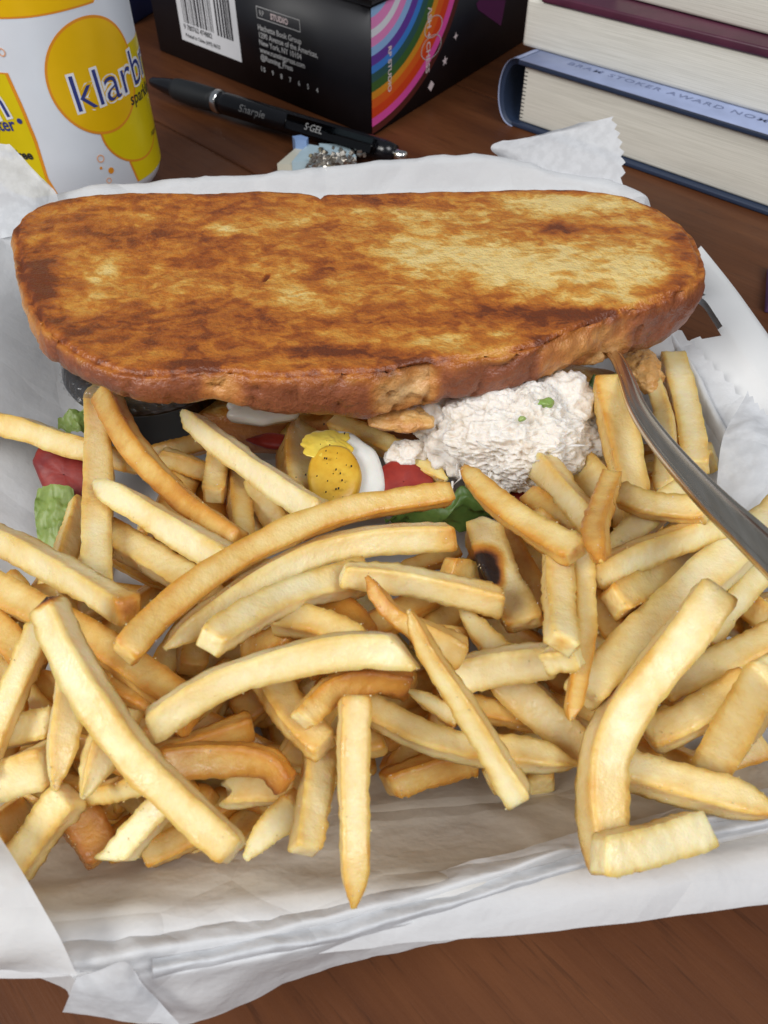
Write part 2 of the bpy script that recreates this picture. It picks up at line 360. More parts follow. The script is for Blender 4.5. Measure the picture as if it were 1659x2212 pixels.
def sheet(name, rows, n, m, mat, parent, crinkle=0.05, f=0.8, seed=0.0, zig=None, fold=0.0):
    """loft a sheet through rows of measured (u, v, z) points; zig = pinked last row"""
    R = [catmull([P(*q) for q in r], m) for r in rows]
    R = np.array(R); cols = [catmull(R[:, j], n) for j in range(m)]
    G = np.array(cols).transpose(1, 0, 2)
    if zig:
        for j in range(m):
            tri = abs(((j/zig) % 1.0)*2-1)
            G[-1, j] += (G[-1, j]-G[-3, j])*0.0 + (G[-1, j]-G[0, j])/np.linalg.norm(G[-1, j]-G[0, j]+1e-6)*0.14*tri
    for i in range(n):
        for j in range(m):
            p = G[i, j]; rid = 1-abs(fbm(p, f*0.6, seed, 2))*2.0
            d = crinkle*(fbm(p, f, seed+4, 3)+1.2*max(rid-0.4, 0)+0.35*fbm(p, f*3.2, seed+8, 2))
            G[i, j, 2] += d; G[i, j, 1] += d*0.4
    return mk(name, G.reshape(-1, 3), grid_faces(n, m), mat, parent)
# front overhang with soft folds
sheet('front_overhang', [
    [(60, 2010, 3.0), (400, 2000, 3.0), (830, 1915, 3.0), (1250, 1800, 3.0), (1720, 1690, 3.0)],
    [(120, 2082, 3.38), (400, 2042, 3.38), (830, 1952, 3.38), (1250, 1832, 3.38), (1720, 1728, 3.4)],
    [(150, 2105, 3.12), (420, 2068, 3.1), (830, 1982, 3.05), (1250, 1856, 3.1), (1720, 1752, 3.1)],
    [(165, 2125, 3.15), (430, 2096, 3.15), (830, 2006, 3.15), (1250, 1880, 3.12), (1720, 1776, 3.1)],
    [(165, 2150, 2.7), (430, 2130, 2.7), (830, 2020, 2.85), (1250, 1905, 2.75), (1720, 1796, 2.7)],
    [(150, 2172, 2.3), (430, 2170, 2.3), (600, 2110, 2.2), (830, 2036, 2.3), (1250, 1930, 2.1), (1720, 1812, 2.2)],
    [(140, 2186, 1.9), (385, 2216, 1.7), (540, 2166, 1.7), (640, 2116, 1.8), (830, 2062, 1.9), (988, 2030, 1.8), (1254, 1950, 1.8), (1720, 1830, 1.8)]],
    46, 150, M['paper'], liner, 0.055, 0.9, 2.0)
sheet('front_fold', [
    [(330, 2075, 3.25), (830, 1968, 3.22), (1250, 1845, 3.25), (1720, 1742, 3.25)],
    [(330, 2100, 3.40), (830, 1996, 3.38), (1250, 1868, 3.38), (1720, 1764, 3.36)],
    [(330, 2120, 3.0), (830, 2010, 3.1), (1250, 1882, 3.1), (1720, 1778, 3.0)]], 16, 110, M['paper2'], liner, 0.05, 0.9, 12.0)
# left front fold and its little peak
sheet('corner_flap', [
    [(-260, 1720, 4.0), (-230, 1900, 3.8), (-170, 2080, 3.2), (-120, 2140, 2.6)],
    [(-120, 1740, 4.5), (-80, 1900, 4.3), (-20, 2060, 3.7), (10, 2100, 2.8)],
    [(-10, 1795, 4.2), (60, 1905, 4.2), (125, 2020, 3.9), (168, 2112, 3.4)]], 26, 50, M['paper'], liner, 0.05, 0.8, 6.0)
sheet('corner_flap', [
    [(-130, 2020, 3.0), (0, 2035, 3.0), (150, 2060, 3.2), (172, 2100, 3.2)],
    [(-130, 2050, 2.0), (0, 2085, 2.0), (128, 2128, 2.0), (150, 2150, 2.0)]], 14, 40, M['paper'], liner, 0.04, 0.9, 9.0)
sheet('corner_peak', [
    [(166, 2112, 3.3), (215, 2096, 3.55), (266, 2078, 3.75), (290, 2098, 3.5), (305, 2122, 3.3)],
    [(150, 2150, 2.9), (215, 2140, 3.2), (262, 2130, 3.3), (290, 2136, 3.2), (330, 2150, 2.9)],
    [(135, 2186, 2.3), (215, 2196, 2.3), (262, 2204, 2.4), (310, 2210, 2.4), (390, 2215, 2.3)]], 20, 40, M['paper2'], liner, 0.03, 0.9, 15.0)
# back right corner standing up, pinked edge
sheet('corner_flap', [
    [(1080, 345, 3.6), (1060, 322, 4.0), (1085, 305, 4.2), (1140, 297, 4.4)],
    [(1180, 370, 3.7), (1190, 320, 4.3), (1230, 285, 4.7), (1255, 268, 5.0)],
    [(1330, 420, 3.5), (1342, 372, 4.1), (1335, 310, 4.7), (1318, 256, 5.2)]], 30, 64, M['paper2'], liner, 0.05, 0.7, 21.0, zig=8)
# back left corner standing up
sheet('corner_flap', [
    [(-160, 520, 3.2), (-160, 400, 4.2), (-160, 300, 5.0)],
    [(-20, 520, 3.2), (-10, 400, 4.2), (0, 312, 5.0)],
    [(60, 500, 3.2), (62, 410, 4.0), (30, 322, 4.9)],
    [(126, 462, 3.2), (122, 420, 3.7), (95, 388, 4.2)]], 34, 40, M['paper2'], liner, 0.06, 0.8, 27.0)
# right side: a strip of paper over the rim and a crumpled pinked flap
sheet('side_flap', [
    [(1395, 830, 2.2), (1440, 960, 2.2), (1500, 1100, 2.3), (1600, 1290, 2.6)],
    [(1400, 765, 2.9), (1500, 850, 2.9), (1580, 1000, 2.95), (1680, 1200, 3.1)],
    [(1422, 690, 3.25), (1490, 742, 3.22), (1620, 890, 3.2), (1760, 1090, 3.3)]], 30, 96, M['paper'], liner, 0.035, 0.9, 33.0, zig=6)
sheet('side_flap', [
    [(1545, 1080, 3.2), (1640, 1120, 3.3), (1760, 1160, 3.4)],
    [(1562, 945, 3.7), (1620, 960, 3.9), (1740, 1010, 3.9)],
    [(1612, 856, 3.7), (1660, 905, 3.8), (1740, 960, 3.8)]], 26, 48, M['paper2'], liner, 0.07, 1.1, 41.0, zig=6)

# ------------------------------------------------------------------ french fries
#  (label, pts, width px (start,end), layer, tone (start,end), ends, extra)
FR = []
def fry(label, pts, w, layer, tone=(0.12, 0.12), ends='cc', dz=0.0, spots=(), roll=None, slope=None, flat=1.0):
    FR.append(dict(label=label, pts=pts, w=w if isinstance(w, tuple) else (w, w), layer=layer, tone=tone, ends=ends, dz=dz, spots=spots, roll=roll, slope=slope, flat=flat))
# deep ones first, top ones last
fry('shaded fry under the sandwich beside the black cup, upper of two', [(318, 946), (390, 930), (470, 918)], 46, 0, (.3, .3))
fry('shaded fry under the sandwich beside the black cup, lower of two', [(322, 985), (395, 968), (480, 950)], 48, 0, (.35, .35))
fry('short fry passing behind the curved orange fry near the black cup', [(345, 985), (400, 1003), (470, 1030)], 48, 0, (.25, .35))
fry('dark orange burnt fry deep in the gap at bottom left corner', [(150, 1745), (195, 1800), (225, 1850)], 90, 0, (.75, .7))
fry('dark brown fry in the shadowed gap left of the centre', [(255, 1470), (330, 1515), (420, 1560)], 80, 0, (.5, .6))
fry('shadowed golden fry at left edge under the crossing fries', [(-40, 1330), (20, 1385), (70, 1440)], 75, 0, (.4, .4))
fry('pale fry at left edge lying level behind the upright ones', [(-40, 1585), (40, 1577), (120, 1560)], 80, 1, (.1, .2))
fry('slim golden fry lying level under the pointed triangular fry', [(120, 1690), (205, 1712), (320, 1688)], 55, 1, (.4, .35))
fry('golden fry at the heap bottom under the big long left fry', [(310, 1850), (390, 1815), (470, 1775)], 70, 0, (.4, .45))
fry('orange fry end peeking between the curved fries at centre left', [(530, 1405), (575, 1390), (632, 1370)], 62, 1, (.55, .5))
fry('dark amber fry in the hollow left of the pointed golden fry', [(700, 1290), (760, 1330), (800, 1380)], 70, 0, (.6, .6))
fry('pinkish fry crossing under the level pale fry at centre', [(600, 1335), (690, 1350), (790, 1395)], 80, 1, (.25, .3))
fry('golden fry low against the front paper wall, right of centre', [(1030, 1632), (930, 1662), (838, 1697)], 80, 0, (.45, .4))
fry('amber fry buried behind the long diagonal fry at mid right', [(950, 1515), (1060, 1535), (1170, 1562)], 60, 0, (.5, .45))
fry('broad pale fry slanting down toward the front right wall', [(1080, 1460), (1180, 1545), (1280, 1630)], 92, 1, (.2, .25))
fry('small golden fry lying level just below the green lettuce', [(868, 1238), (925, 1214), (990, 1190)], 48, 1, (.4, .35))
fry('stubby golden fry beside the charred fry, mostly hidden', [(965, 1225), (1010, 1235), (1065, 1255)], 52, 0, (.4, .4))
fry('golden fry behind the charred fry on its right side', [(1080, 1150), (1130, 1230), (1170, 1320)], 66, 1, (.42, .4))
fry('upper hidden fry below the tomato at right', [(1140, 1070), (1190, 1105), (1250, 1150)], 58, 0, (.4, .4))
fry('lower hidden fry behind the orange tipped fry at right', [(1150, 1110), (1200, 1160), (1262, 1235)], 58, 0, (.4, .45))
fry('dark golden fry in the gap beside the thin upright fry', [(1262, 1265), (1300, 1310), (1345, 1370)], 80, 0, (.5, .5))
fry('narrow upright golden fry at centre left near the egg', [(508, 1005), (518, 1090), (526, 1185)], 58, 1, (.38, .35))
fry('pale upright fry just left of the egg yolk, lower half', [(555, 1035), (580, 1095), (612, 1150)], 68, 1, (.2, .25))
fry('broad amber fry standing against the egg under the sandwich', [(655, 900), (640, 985), (650, 1065)], 92, 1, (.36, .34), slope=0)
fry('slim fry left of the tall upright fry beside the lettuce', [(176, 1085), (155, 1150), (132, 1225)], 56, 0, (.2, .25))
fry('fry running under the pale pointed fry at upper left', [(225, 1150), (335, 1210), (460, 1285)], 80, 1, (.2, .25))
fry('level fry from left edge passing behind the tall upright fry', [(-60, 905), (50, 928), (150, 962), (290, 1000)], 56, 1, (.12, .15))
fry('golden brown fry crossing under the bent fries at left', [(-50, 1245), (80, 1318), (230, 1400), (390, 1515)], 80, 1, (.3, .5))
fry('bottom left corner fry, yellow and flat at the paper edge', [(150, 1715), (95, 1790), (20, 1895)], 96, 1, (.15, .3))
fry('blunt pale fry entering from left edge above the corner fry', [(-70, 1695), (20, 1678), (112, 1645)], 98, 2, (.08, .12))
fry('short pale fry under the big long fry at bottom left', [(380, 1715), (310, 1785), (248, 1858)], 78, 1, (.1, .12), 'cs')
fry('upright fry with a sharp lower tip beside the big left fry', [(160, 1440), (143, 1560), (118, 1708)], (78, 62), 2, (.15, .2), 'cp')
fry('flat triangular fry tip sticking out under the big left fry', [(260, 1540), (220, 1630), (178, 1722)], (105, 80), 2, (.12, .18), 'cp')
fry('steep pale fry at left edge running below the big fry top', [(95, 1350), (40, 1470), (-10, 1590), (-40, 1680)], 70, 2, (.14, .15))
fry('ragged white ended fry under the twisted orange fry', [(488, 1712), (555, 1705), (640, 1700)], 75, 1, (.2, .3), 'rc')
fry('pointed fry hanging at the bottom edge left of the upright pair', [(650, 1735), (585, 1785), (530, 1853)], (85, 62), 1, (.25, .15), 'cp')
fry('short square fry hanging left of the long upright front fry', [(695, 1610), (680, 1720), (660, 1838)], (88, 82), 1, (.18, .15))
fry('twisted dark orange fry with a brown bent end', [(340, 1655), (440, 1640), (545, 1640), (592, 1658), (618, 1698)], (90, 62), 2, (.42, .75), 'cc')
fry('long shaded fry curving along the front edge at centre', [(785, 1522), (900, 1585), (1010, 1617), (1120, 1628), (1245, 1652)], 78, 1, (.16, .2), 'cp')
fry('tiny pointed fry tip beside the long diagonal fry', [(878, 1490), (925, 1515), (985, 1555)], (38, 48), 2, (.25, .3), 'pc')
fry('slanting fry with a point behind the ragged white ended fry', [(993, 1310), (1045, 1375), (1110, 1445)], (48, 66), 1, (.18, .2), 'pc')
fry('thick dull fry with a squared lower end under the orange one', [(575, 1455), (630, 1540), (702, 1615)], 96, 2, (.2, .22))
fry('upper right fry slanting, darker golden, under the square one', [(1200, 930), (1255, 1000), (1320, 1075)], 92, 1, (.42, .25))
fry('rightmost upright fry between the fork and the paper', [(1450, 775), (1478, 870), (1505, 1010)], 66, 1, (.2, .2))
fry('jagged topped upright fry just left of the rightmost one', [(1408, 812), (1438, 920), (1440, 1060)], (40, 62), 2, (.14, .12), 'pc')
fry('tall fry standing under the fork neck beside the dark lettuce', [(1312, 825), (1338, 940), (1358, 1050), (1372, 1165)], 86, 2, (.2, .18))
fry('pale fry end under the bumpy fry at upper right', [(1315, 1200), (1385, 1132), (1470, 1060)], 66, 1, (.12, .16))
fry('lower twin of the level fry pair at right', [(1325, 1302), (1420, 1252), (1535, 1190)], 72, 1, (.24, .22))
fry('small square fry end at right edge under the large fries', [(1600, 1295), (1640, 1325), (1700, 1370)], 64, 0, (.3, .3))
fry('slim fry behind the wide pale fries at upper right edge', [(1665, 1200), (1595, 1285), (1520, 1385)], 68, 1, (.12, .15))
fry('fry from right edge slanting under the large curved fry', [(1700, 1365), (1575, 1428), (1430, 1500)], 88, 1, (.16, .2))
fry('stub with a notched square end right of the large curved fry', [(1395, 1590), (1480, 1558), (1620, 1475)], 90, 2, (.15, .28))
fry('thick fry curving down at right edge above the flat yellow one', [(1670, 1450), (1600, 1560), (1540, 1655)], 104, 2, (.15, .3))
fry('big wide fry running up to the fork at right edge', [(1255, 1500), (1390, 1370), (1540, 1235), (1700, 1100)], 104, 2, (.14, .1))
fry('flat translucent yellow fry pointing right on the front wall', [(1340, 1658), (1470, 1695), (1590, 1728), (1690, 1757)], (96, 104), 2, (.18, .14), 'cp')
fry('upper twin of the level fry pair at right', [(1282, 1248), (1394, 1192), (1570, 1130)], 78, 2, (.2, .2))
fry('bumpy twisted fry lying level under the fork handle', [(1338, 1066), (1400, 1090), (1530, 1105)], (64, 72), 3, (.32, .2))
fry('charred fry with a black burnt spot on its upper end', [(1040, 1142), (1072, 1225), (1135, 1350)], (92, 98), 2, (.14, .22), 'rc', spots=((1048, 1216, 36, 2.0), (1066, 1252, 24, 1.5)))
fry('thin upright fry tapering to an orange tip, right of the block', [(1258, 1180), (1263, 1300), (1262, 1400), (1232, 1558)], (52, 44), 2, (.2, .42), 'cp')
fry('ragged fry with a broken white end lying level right of centre', [(945, 1470), (1060, 1443), (1175, 1427)], 88, 2, (.08, .05), 'cr')
fry('small cube shaped fry piece beside the thin upright fry', [(1180, 1427), (1216, 1424), (1252, 1421)], 66, 3, (.15, .15))
fry('square block fry standing upright with a hollow lower end', [(1204, 1163), (1206, 1280), (1213, 1392)], (76, 80), 3, (.12, .14), 'rc', spots=((1213, 1390, 18, .35),))
fry('tall upright fry at upper left next to the curved orange fry', [(213, 830), (212, 930), (214, 1040), (210, 1150), (211, 1275)], (60, 76), 2, (.16, .14), 'pc')
fry('small square fry piece hanging behind the white fry', [(478, 962), (470, 1015), (461, 1072)], 58, 2, (.2, .18))
fry('amber fry lying over the chicken under the bread edge', [(722, 915), (840, 965), (965, 1036)], (56, 62), 2, (.28, .22), 'cp')
fry('curved orange fry at upper left beside the tall upright fry', [(226, 850), (258, 918), (300, 983), (355, 1042), (418, 1100), (515, 1168)], (62, 58), 3, (.42, .58), 'cc')
fry('square ended fry at upper right below the chicken salad', [(1162, 998), (1218, 1060), (1285, 1138)], 72, 2, (.1, .15))
fry('orange pointed fry below the chicken with its tip up', [(1000, 1010), (1055, 1068), (1130, 1128), (1245, 1195)], (50, 84), 3, (.45, .25), 'pc')
fry('bent orange fry with a blunt tip at right', [(1322, 1030), (1300, 1095), (1286, 1145), (1297, 1212)], (60, 66), 3, (.55, .52), 'cp')
fry('whitest fry slanting down from the bread to the long curved one', [(393, 890), (470, 955), (570, 1030), (690, 1112)], (52, 78), 3, (.02, .04), 'pc')
fry('pale fry with a pointed upper end crossing the upright fry', [(203, 1042), (300, 1098), (395, 1155), (500, 1215)], (60, 80), 3, (.04, .08), 'pc')
fry('pale fry at left ending in a purplish brown tip', [(-60, 1135), (60, 1195), (170, 1255), (282, 1322)], (72, 78), 3, (.1, .12), 'cc', spots=((275, 1312, 36, .75),))
fry('middle curved fry of the three nested curves at centre', [(356, 1400), (450, 1332), (560, 1257), (680, 1196), (800, 1168), (978, 1160)], (70, 70), 3, (.12, .12), 'pc', spots=((975, 1160, 30, .35),))
fry('lowest curved fry of the three nested curves, yellow left end', [(452, 1388), (560, 1318), (660, 1275), (790, 1245)], (86, 90), 3, (.12, .12))
fry('pale fry lying level right of the nested curved fries', [(740, 1240), (860, 1252), (975, 1275), (1085, 1303)], (74, 74), 3, (.08, .12))
fry('golden pointed fry aimed up at the nested curves', [(793, 1245), (838, 1315), (910, 1365), (1000, 1415)], (38, 76), 3, (.5, .2), 'pc', dz=.3)
fry('topmost long curved fry with a blunt bulging left end', [(268, 1412), (345, 1328), (450, 1245), (560, 1180), (680, 1125), (800, 1092), (972, 1066)], (86, 54), 3, (.3, .32), 'cc', dz=.35)
fry('bent orange brown fry lying under the level pale fry', [(885, 1478), (790, 1470), (715, 1495), (652, 1556)], (60, 76), 3, (.85, .15), 'cc')
fry('long upright fry hanging over the front paper wall', [(768, 1505), (762, 1640), (764, 1780), (766, 1890), (764, 1960)], (74, 76), 3, (.16, .22), 'cp')
fry('long pale fry lying level across the heap centre with slanted end', [(325, 1568), (420, 1505), (520, 1458), (640, 1425), (760, 1405), (880, 1412)], (80, 88), 3, (.06, .1), 'cs', dz=.3)
fry('long diagonal fry right of centre with an orange upper tip', [(884, 1318), (925, 1408), (985, 1500), (1045, 1595), (1122, 1722)], (46, 76), 3, (.5, .12), 'pc', dz=.4)
fry('biggest long fry at left front with a brown skin tip', [(100, 1305), (150, 1415), (217, 1528), (300, 1645), (392, 1735), (505, 1840)], (92, 92), 3, (.06, .14), 'cc', dz=.4, spots=((80, 1300, 15, 1.2), (98, 1288, 15, 1.3), (118, 1282, 13, 1.2)))
fry('large bent fry at front right reaching the front wall', [(1552, 1275), (1455, 1405), (1362, 1520), (1308, 1625), (1300, 1750), (1325, 1878)], (112, 104), 3, (.14, .18), 'cc', dz=.3)
fry('short translucent white fry piece lying on the front right wall', [(1292, 1848), (1395, 1828), (1518, 1790)], 92, 3, (.02, .08), 'cc', dz=.5)
def heap(u, v):
    xs = [800, 900, 1000, 1150, 1350, 1550, 1700, 1850, 1960, 2000]; ys = [2.9, 3.4, 3.8, 4.2, 4.4, 4.0, 3.2, 2.9, 3.5, 3.6]
    z = np.interp(v, xs, ys)
    e = 1-0.32*np.clip((150-u)/250, 0, 1)*(1-np.clip((v-1600)/200, 0, 1)) - 0.15*np.clip((u-1400)/250, 0, 1)*np.clip((1300-v)/300, 0, 1)
    return z*e
# fillers under the visible layer
for i in range(120):
    for _ in range(20):
        u = rng.uniform(-60, 1680); v = rng.uniform(900, 1720)
        if v > 1640-0.10*u+80 and u > 500: continue
        if v < 1240 and (u < 330 or u > 1380 or 540 < u < 1130): continue
        if v < 1100 and u < 1200: continue
        break
    L = rng.uniform(110, 200); an = rng.uniform(0, math.pi); du, dv = math.cos(an)*L, math.sin(an)*L*0.75
    if v+abs(dv) > 1740: v = 1740-abs(dv)
    bend = rng.uniform(-18, 18)
    FR.insert(0, dict(label='pale golden fry mostly buried under the other fries', pts=[(u-du, v-dv), (u+bend, v-bend), (u+du, v+dv)], w=(76, 76), layer=(-0.4, -1.0, -1.8)[i % 3],
               tone=(rng.uniform(.2, .5),)*2, ends='cc', dz=0, spots=(), roll=None, slope=None, flat=1.0, filler=True))
for (u, v, an, L, tn) in ((150, 1700, .5, 120, .45), (250, 1745, -.4, 120, .5), (340, 1720, .2, 120, .55), (420, 1770, -.6, 110, .45), (480, 1700, .4, 110, .4), (560, 1760, -.9, 100, .35), (600, 1690, .1, 120, .45),
                        (700, 1660, -.3, 110, .4), (90, 1640, .9, 110, .35), (300, 1790, -.8, 90, .5), (200, 1790, .9, 90, .65), (470, 1805, -.5, 80, .4), (1130, 1600, .3, 110, .35), (930, 1640, -.1, 110, .4), (1420, 1640, .4, 100, .35), (1560, 1640, -.5, 100, .3), (40, 1760, -.8, 90, .3)):
    FR.insert(0, dict(label='', pts=[(u-L*math.cos(an), v-L*math.sin(an)*.7), (u+6, v-8), (u+L*math.cos(an), v+L*math.sin(an)*.7)], w=(78, 78), layer=0.4, tone=(tn, tn+.05), ends='cc', dz=0, spots=(), roll=None, slope=None, flat=1.0, filler=True))
# --- settle heights: a fry later in the list rests on the ones it crosses
NS = 11
LV = liner_v; CELL = 0.3; HM = {}
for p in LV:
    if p[2] < 6: k_ = (round(p[0]/CELL), round(p[1]/CELL)); HM[k_] = max(HM.get(k_, 0), p[2])
def floor_z(x, y):
    return HM.get((round(x/CELL), round(y/CELL)), 0.45 if abs(x) < 8 and 8 < y < 24 else 0.0)
for d in FR:
    c = catmull(d['pts'], NS); d['c'] = c
    wv = np.linspace(d['w'][0], d['w'][1], NS)
    hz = np.array([heap(u, v) for u, v in c]); t = np.linspace(-1, 1, NS)
    base = hz-0.62*(3-d['layer'])+d['dz']*0.5
    A = np.vstack([np.ones(NS), t]).T; sol = np.linalg.lstsq(A, base, rcond=None)[0]
    d['z0'] = np.array([sol[0], np.clip(sol[1], -0.9, 0.9)]); d['z'] = d['z0'].copy(); d['t'] = t; d['wpx'] = wv
    dep = np.array([proj(P(u, v, zz))[2] for (u, v), zz in zip(c, base)])
    d['s'] = wv*dep/FPX/1.10
con = []
for i in range(len(FR)):
    for j in range(i+1, len(FR)):
        a, b = FR[i], FR[j]
        D = np.hypot(a['c'][:, None, 0]-b['c'][None, :, 0], a['c'][:, None, 1]-b['c'][None, :, 1])
        W = 0.44*(a['wpx'][:, None]+b['wpx'][None, :])
        ii, jj = np.where(D < W)
        if len(ii):
            k = np.argsort((D-W)[ii, jj])[:6]
            for q in k:
                ai, bj = ii[q], jj[q]; f = math.sqrt(max(0.05, 1-(D[ai, bj]/W[ai, bj])**2))
                con.append((i, j, a['t'][ai], b['t'][bj], 0.46*(a['s'][ai]+b['s'][bj])*f))
for it in range(300):
    for i, j, ta, tb, g in con:
        a, b = FR[i]['z'], FR[j]['z']
        gap = (b[0]+b[1]*tb)-(a[0]+a[1]*ta); e = g-gap
        if e > 0:
            up = 0.22*e; dn = 0.22*e
            b[0] += up; b[1] += up*tb*0.5; a[0] -= dn; a[1] -= dn*ta*0.5
    for d in FR:
        d['z'] += (d['z0']-d['z'])*(0.05 if d['c'][:, 0].mean() > 1380 and d['c'][:, 1].mean() < 1150 else 0.02)
        if it % 4 == 0:
            for q in range(0, NS, 2):
                zc = d['z'][0]+d['z'][1]*d['t'][q]; p = P(d['c'][q][0], d['c'][q][1], zc); e = floor_z(p[0], p[1])+0.50*d['s'][q]+0.03-zc
                if e > 0: d['z'][0] += 0.5*e; d['z'][1] += 0.5*e*d['t'][q]
        d['z'][1] = np.clip(d['z'][1], -1.3, 1.3)
NSEC = 28
def build_fry(d, idx):
    n = 36 if not d.get('filler') else 18
    seed = idx*3.71
    c2 = catmull(d['pts'], n); t = np.linspace(-1, 1, n); zz = d['z'][0]+d['z'][1]*t
    cl = np.array([P(u, v, z) for (u, v), z in zip(c2, zz)])
    # even spacing and a finer step at the ends
    q = np.linspace(0, 1, n); q = 0.5-0.5*np.cos(q*math.pi)*(0.35)-0.0; q = (q-q[0])/(q[-1]-q[0]); q = 0.55*q+0.45*np.linspace(0, 1, n)
    cl = np.array([[np.interp(x, np.linspace(0, 1, n), cl[:, k]) for k in range(3)] for x in q])
    dep = proj(cl)[2]; wpx = np.interp(q, [0, 1], d['w']); s = wpx*dep/FPX/1.08*0.5
    L = np.concatenate([[0], np.cumsum(np.linalg.norm(np.diff(cl, axis=0), axis=1))]); LT = L[-1]
    tw = random.uniform(-0.22, 0.22); asp = random.uniform(0.72, 0.94)*d['flat']
    e_ = random.choice((-1, 1))*random.uniform(0.08, 0.50)
    mid = n//2; Tm = cl[mid+1]-cl[mid-1]; Tm /= np.linalg.norm(Tm); upm = np.array((0, -0.25, 1.0)) if abs(Tm[2]) < 0.9 else np.array((0, -1.0, 0.2))
    Bm = np.cross(Tm, upm); Bm /= np.linalg.norm(Bm); Um = np.cross(Bm, Tm); vw = np.array((0, 0, CAM_H))-cl[mid]
    roll = -math.atan2(np.dot(vw, Bm), np.dot(vw, Um))+e_
    s = s*1.08/(math.cos(e_)+asp*abs(math.sin(e_)))/1.0
    V = []; E = []; T = []
    ra, rb = random.uniform(-.5, .5), random.uniform(-.5, .5)
    ft = [random.uniform(-0.02, 0.16), random.uniform(-0.10, 0.05), random.uniform(-0.02, 0.16), random.uniform(0.0, 0.2)]
    for i in range(n):
        T_ = cl[min(i+1, n-1)]-cl[max(i-1, 0)]; T_ /= np.linalg.norm(T_)
        up = np.array((0, -0.25, 1.0)) if abs(T_[2]) < 0.9 else np.array((0, -1.0, 0.2))
        B = np.cross(T_, up); B /= np.linalg.norm(B); U = np.cross(B, T_)
        r = roll+tw*t[i]; B2 = B*math.cos(r)+U*math.sin(r); U2 = -B*math.sin(r)+U*math.cos(r)
        sc = 1.0; pe = 0.0
        for end, x, kind in ((0, L[i]/s[i], d['ends'][0]), (1, (LT-L[i])/s[i], d['ends'][1])):
            if kind == 'p':
                if x < 3.2: sc *= 0.20+0.80*math.sin(min(x/3.2, 1)*math.pi/2)**0.9
                pe = max(pe, 1-x/1.6)
            else:
                if x < 0.45: sc *= 0.84+0.16*math.sqrt(max(0, 1-(1-x/0.45)**2))
                pe = max(pe, 0.7-x/0.9)
        sc *= 1+0.10*n3(cl[i], 0.9, seed+2)+0.05*n3(cl[i], 2.2, seed+4)
        for k in range(NSEC):
            an = 2*math.pi*(k+0.5)/NSEC; cc, ss = math.cos(an), math.sin(an)
            K = 11.0; qn = (abs(cc)**K+abs(ss)**K)**(-1/K)
            corner = max(0.0, (qn-1.0)/0.32); corner = min(1, corner)**1.3
            face = 1-0.07*(1-corner)*(1.0+0.8*n3(cl[i], 0.8, seed+11+(int((an+0.785)/(math.pi/2)) % 4)*3))
            x = qn*cc*face*s[i]*sc; y = qn*ss*face*s[i]*sc*asp
            p = cl[i]+B2*x+U2*y
            o = (B2*cc+U2*ss)
            amp = 0.012+0.026*corner
            p = p+o*(amp*n3(p, 9.0, seed)+0.012*n3(p, 3.0, seed+1)+0.030*n3(p, 0.9, seed+5))
            # slanted, ragged or plain cut
            for end, x2, kind, sg in ((0, L[i], d['ends'][0], -1), (1, LT-L[i], d['ends'][1], 1)):
                if x2 < 1.1*s[i]:
                    wgt = 1-x2/(1.1*s[i])
                    if kind == 's': p = p+T_*sg*wgt*(x*0.9)
                    elif kind == 'r': p = p+T_*sg*wgt*0.30*n3(p, 3.2, seed+9)
                    else: p = p+T_*sg*wgt*(x*ra+y*rb)*0.5
            V.append(p); E.append(min(1.0, corner*0.9+max(0, pe)*0.55))
            tn = d['tone'][0]+(d['tone'][1]-d['tone'][0])*q[i]+ft[int((an+0.785)/(math.pi/2)) % 4]*(1-corner*0.5)+0.20*n3(p, 0.9, seed+20)
            T.append(tn)
    F = grid_faces(n, NSEC, True)
    # rounded caps: two inner rings + centre
    for end in (0, n-1):
        ring = list(range(end*NSEC, (end+1)*NSEC)); cen = np.mean([V[k] for k in ring], axis=0)
        T_ = (cl[0]-cl[1]) if end == 0 else (cl[-1]-cl[-2]); T_ = T_/np.linalg.norm(T_)
        rag = d['ends'][0 if end == 0 else 1] == 'r'
        prev = ring; tn = d['tone'][0 if end == 0 else 1]
        for fr_, out in ((0.82, 0.10), (0.45, 0.13 if not rag else -0.15)):
            new = []
            for k in ring:
                p = cen+(np.array(V[k])-cen)*fr_+T_*out*s[end]*(0.6+0.8*n3(V[k], 4, seed)); new.append(len(V))
                if rag: p = p+T_*0.12*n3(p, 6.0, seed+3)
                V.append(p); E.append(0.15 if not rag else 0.0); T.append(tn)
            for k in range(NSEC):
                a, b, c_, e = prev[k], prev[(k+1) % NSEC], new[(k+1) % NSEC], new[k]
                F.append((b, a, e, c_) if end == 0 else (a, b, c_, e))
            prev = new
        V.append(cen+T_*0.12*s[end]); E.append(0.1); T.append(tn); ce = len(V)-1
        for k in range(NSEC):
            F.append((prev[(k+1) % NSEC], prev[k], ce) if end == 0 else (prev[k], prev[(k+1) % NSEC], ce))
    V = np.array(V); T = np.array(T)
    if d['spots']:
        pu, pv, _ = proj(V)
        for (su, sv, sr, am) in d['spots']:
            dd = np.hypot(pu-su, pv-sv)/sr
            T = T+am*np.clip(1.25-dd*0.9, 0, 1)
    o = mk('french_fry', V, F, M['fry'], attrs=dict(edge=E, tone=T))
    return tag(o, d['label'], 'french fry', 'fries buried in the heap' if d.get('filler') else 'french fries heaped on the paper')
G4 = 4.0; IDB = -np.ones((int(2260/G4), int(1700/G4)), int)
gy, gx4 = np.mgrid[0:IDB.shape[0], 0:IDB.shape[1]]; gu, gv = gx4*G4, gy*G4
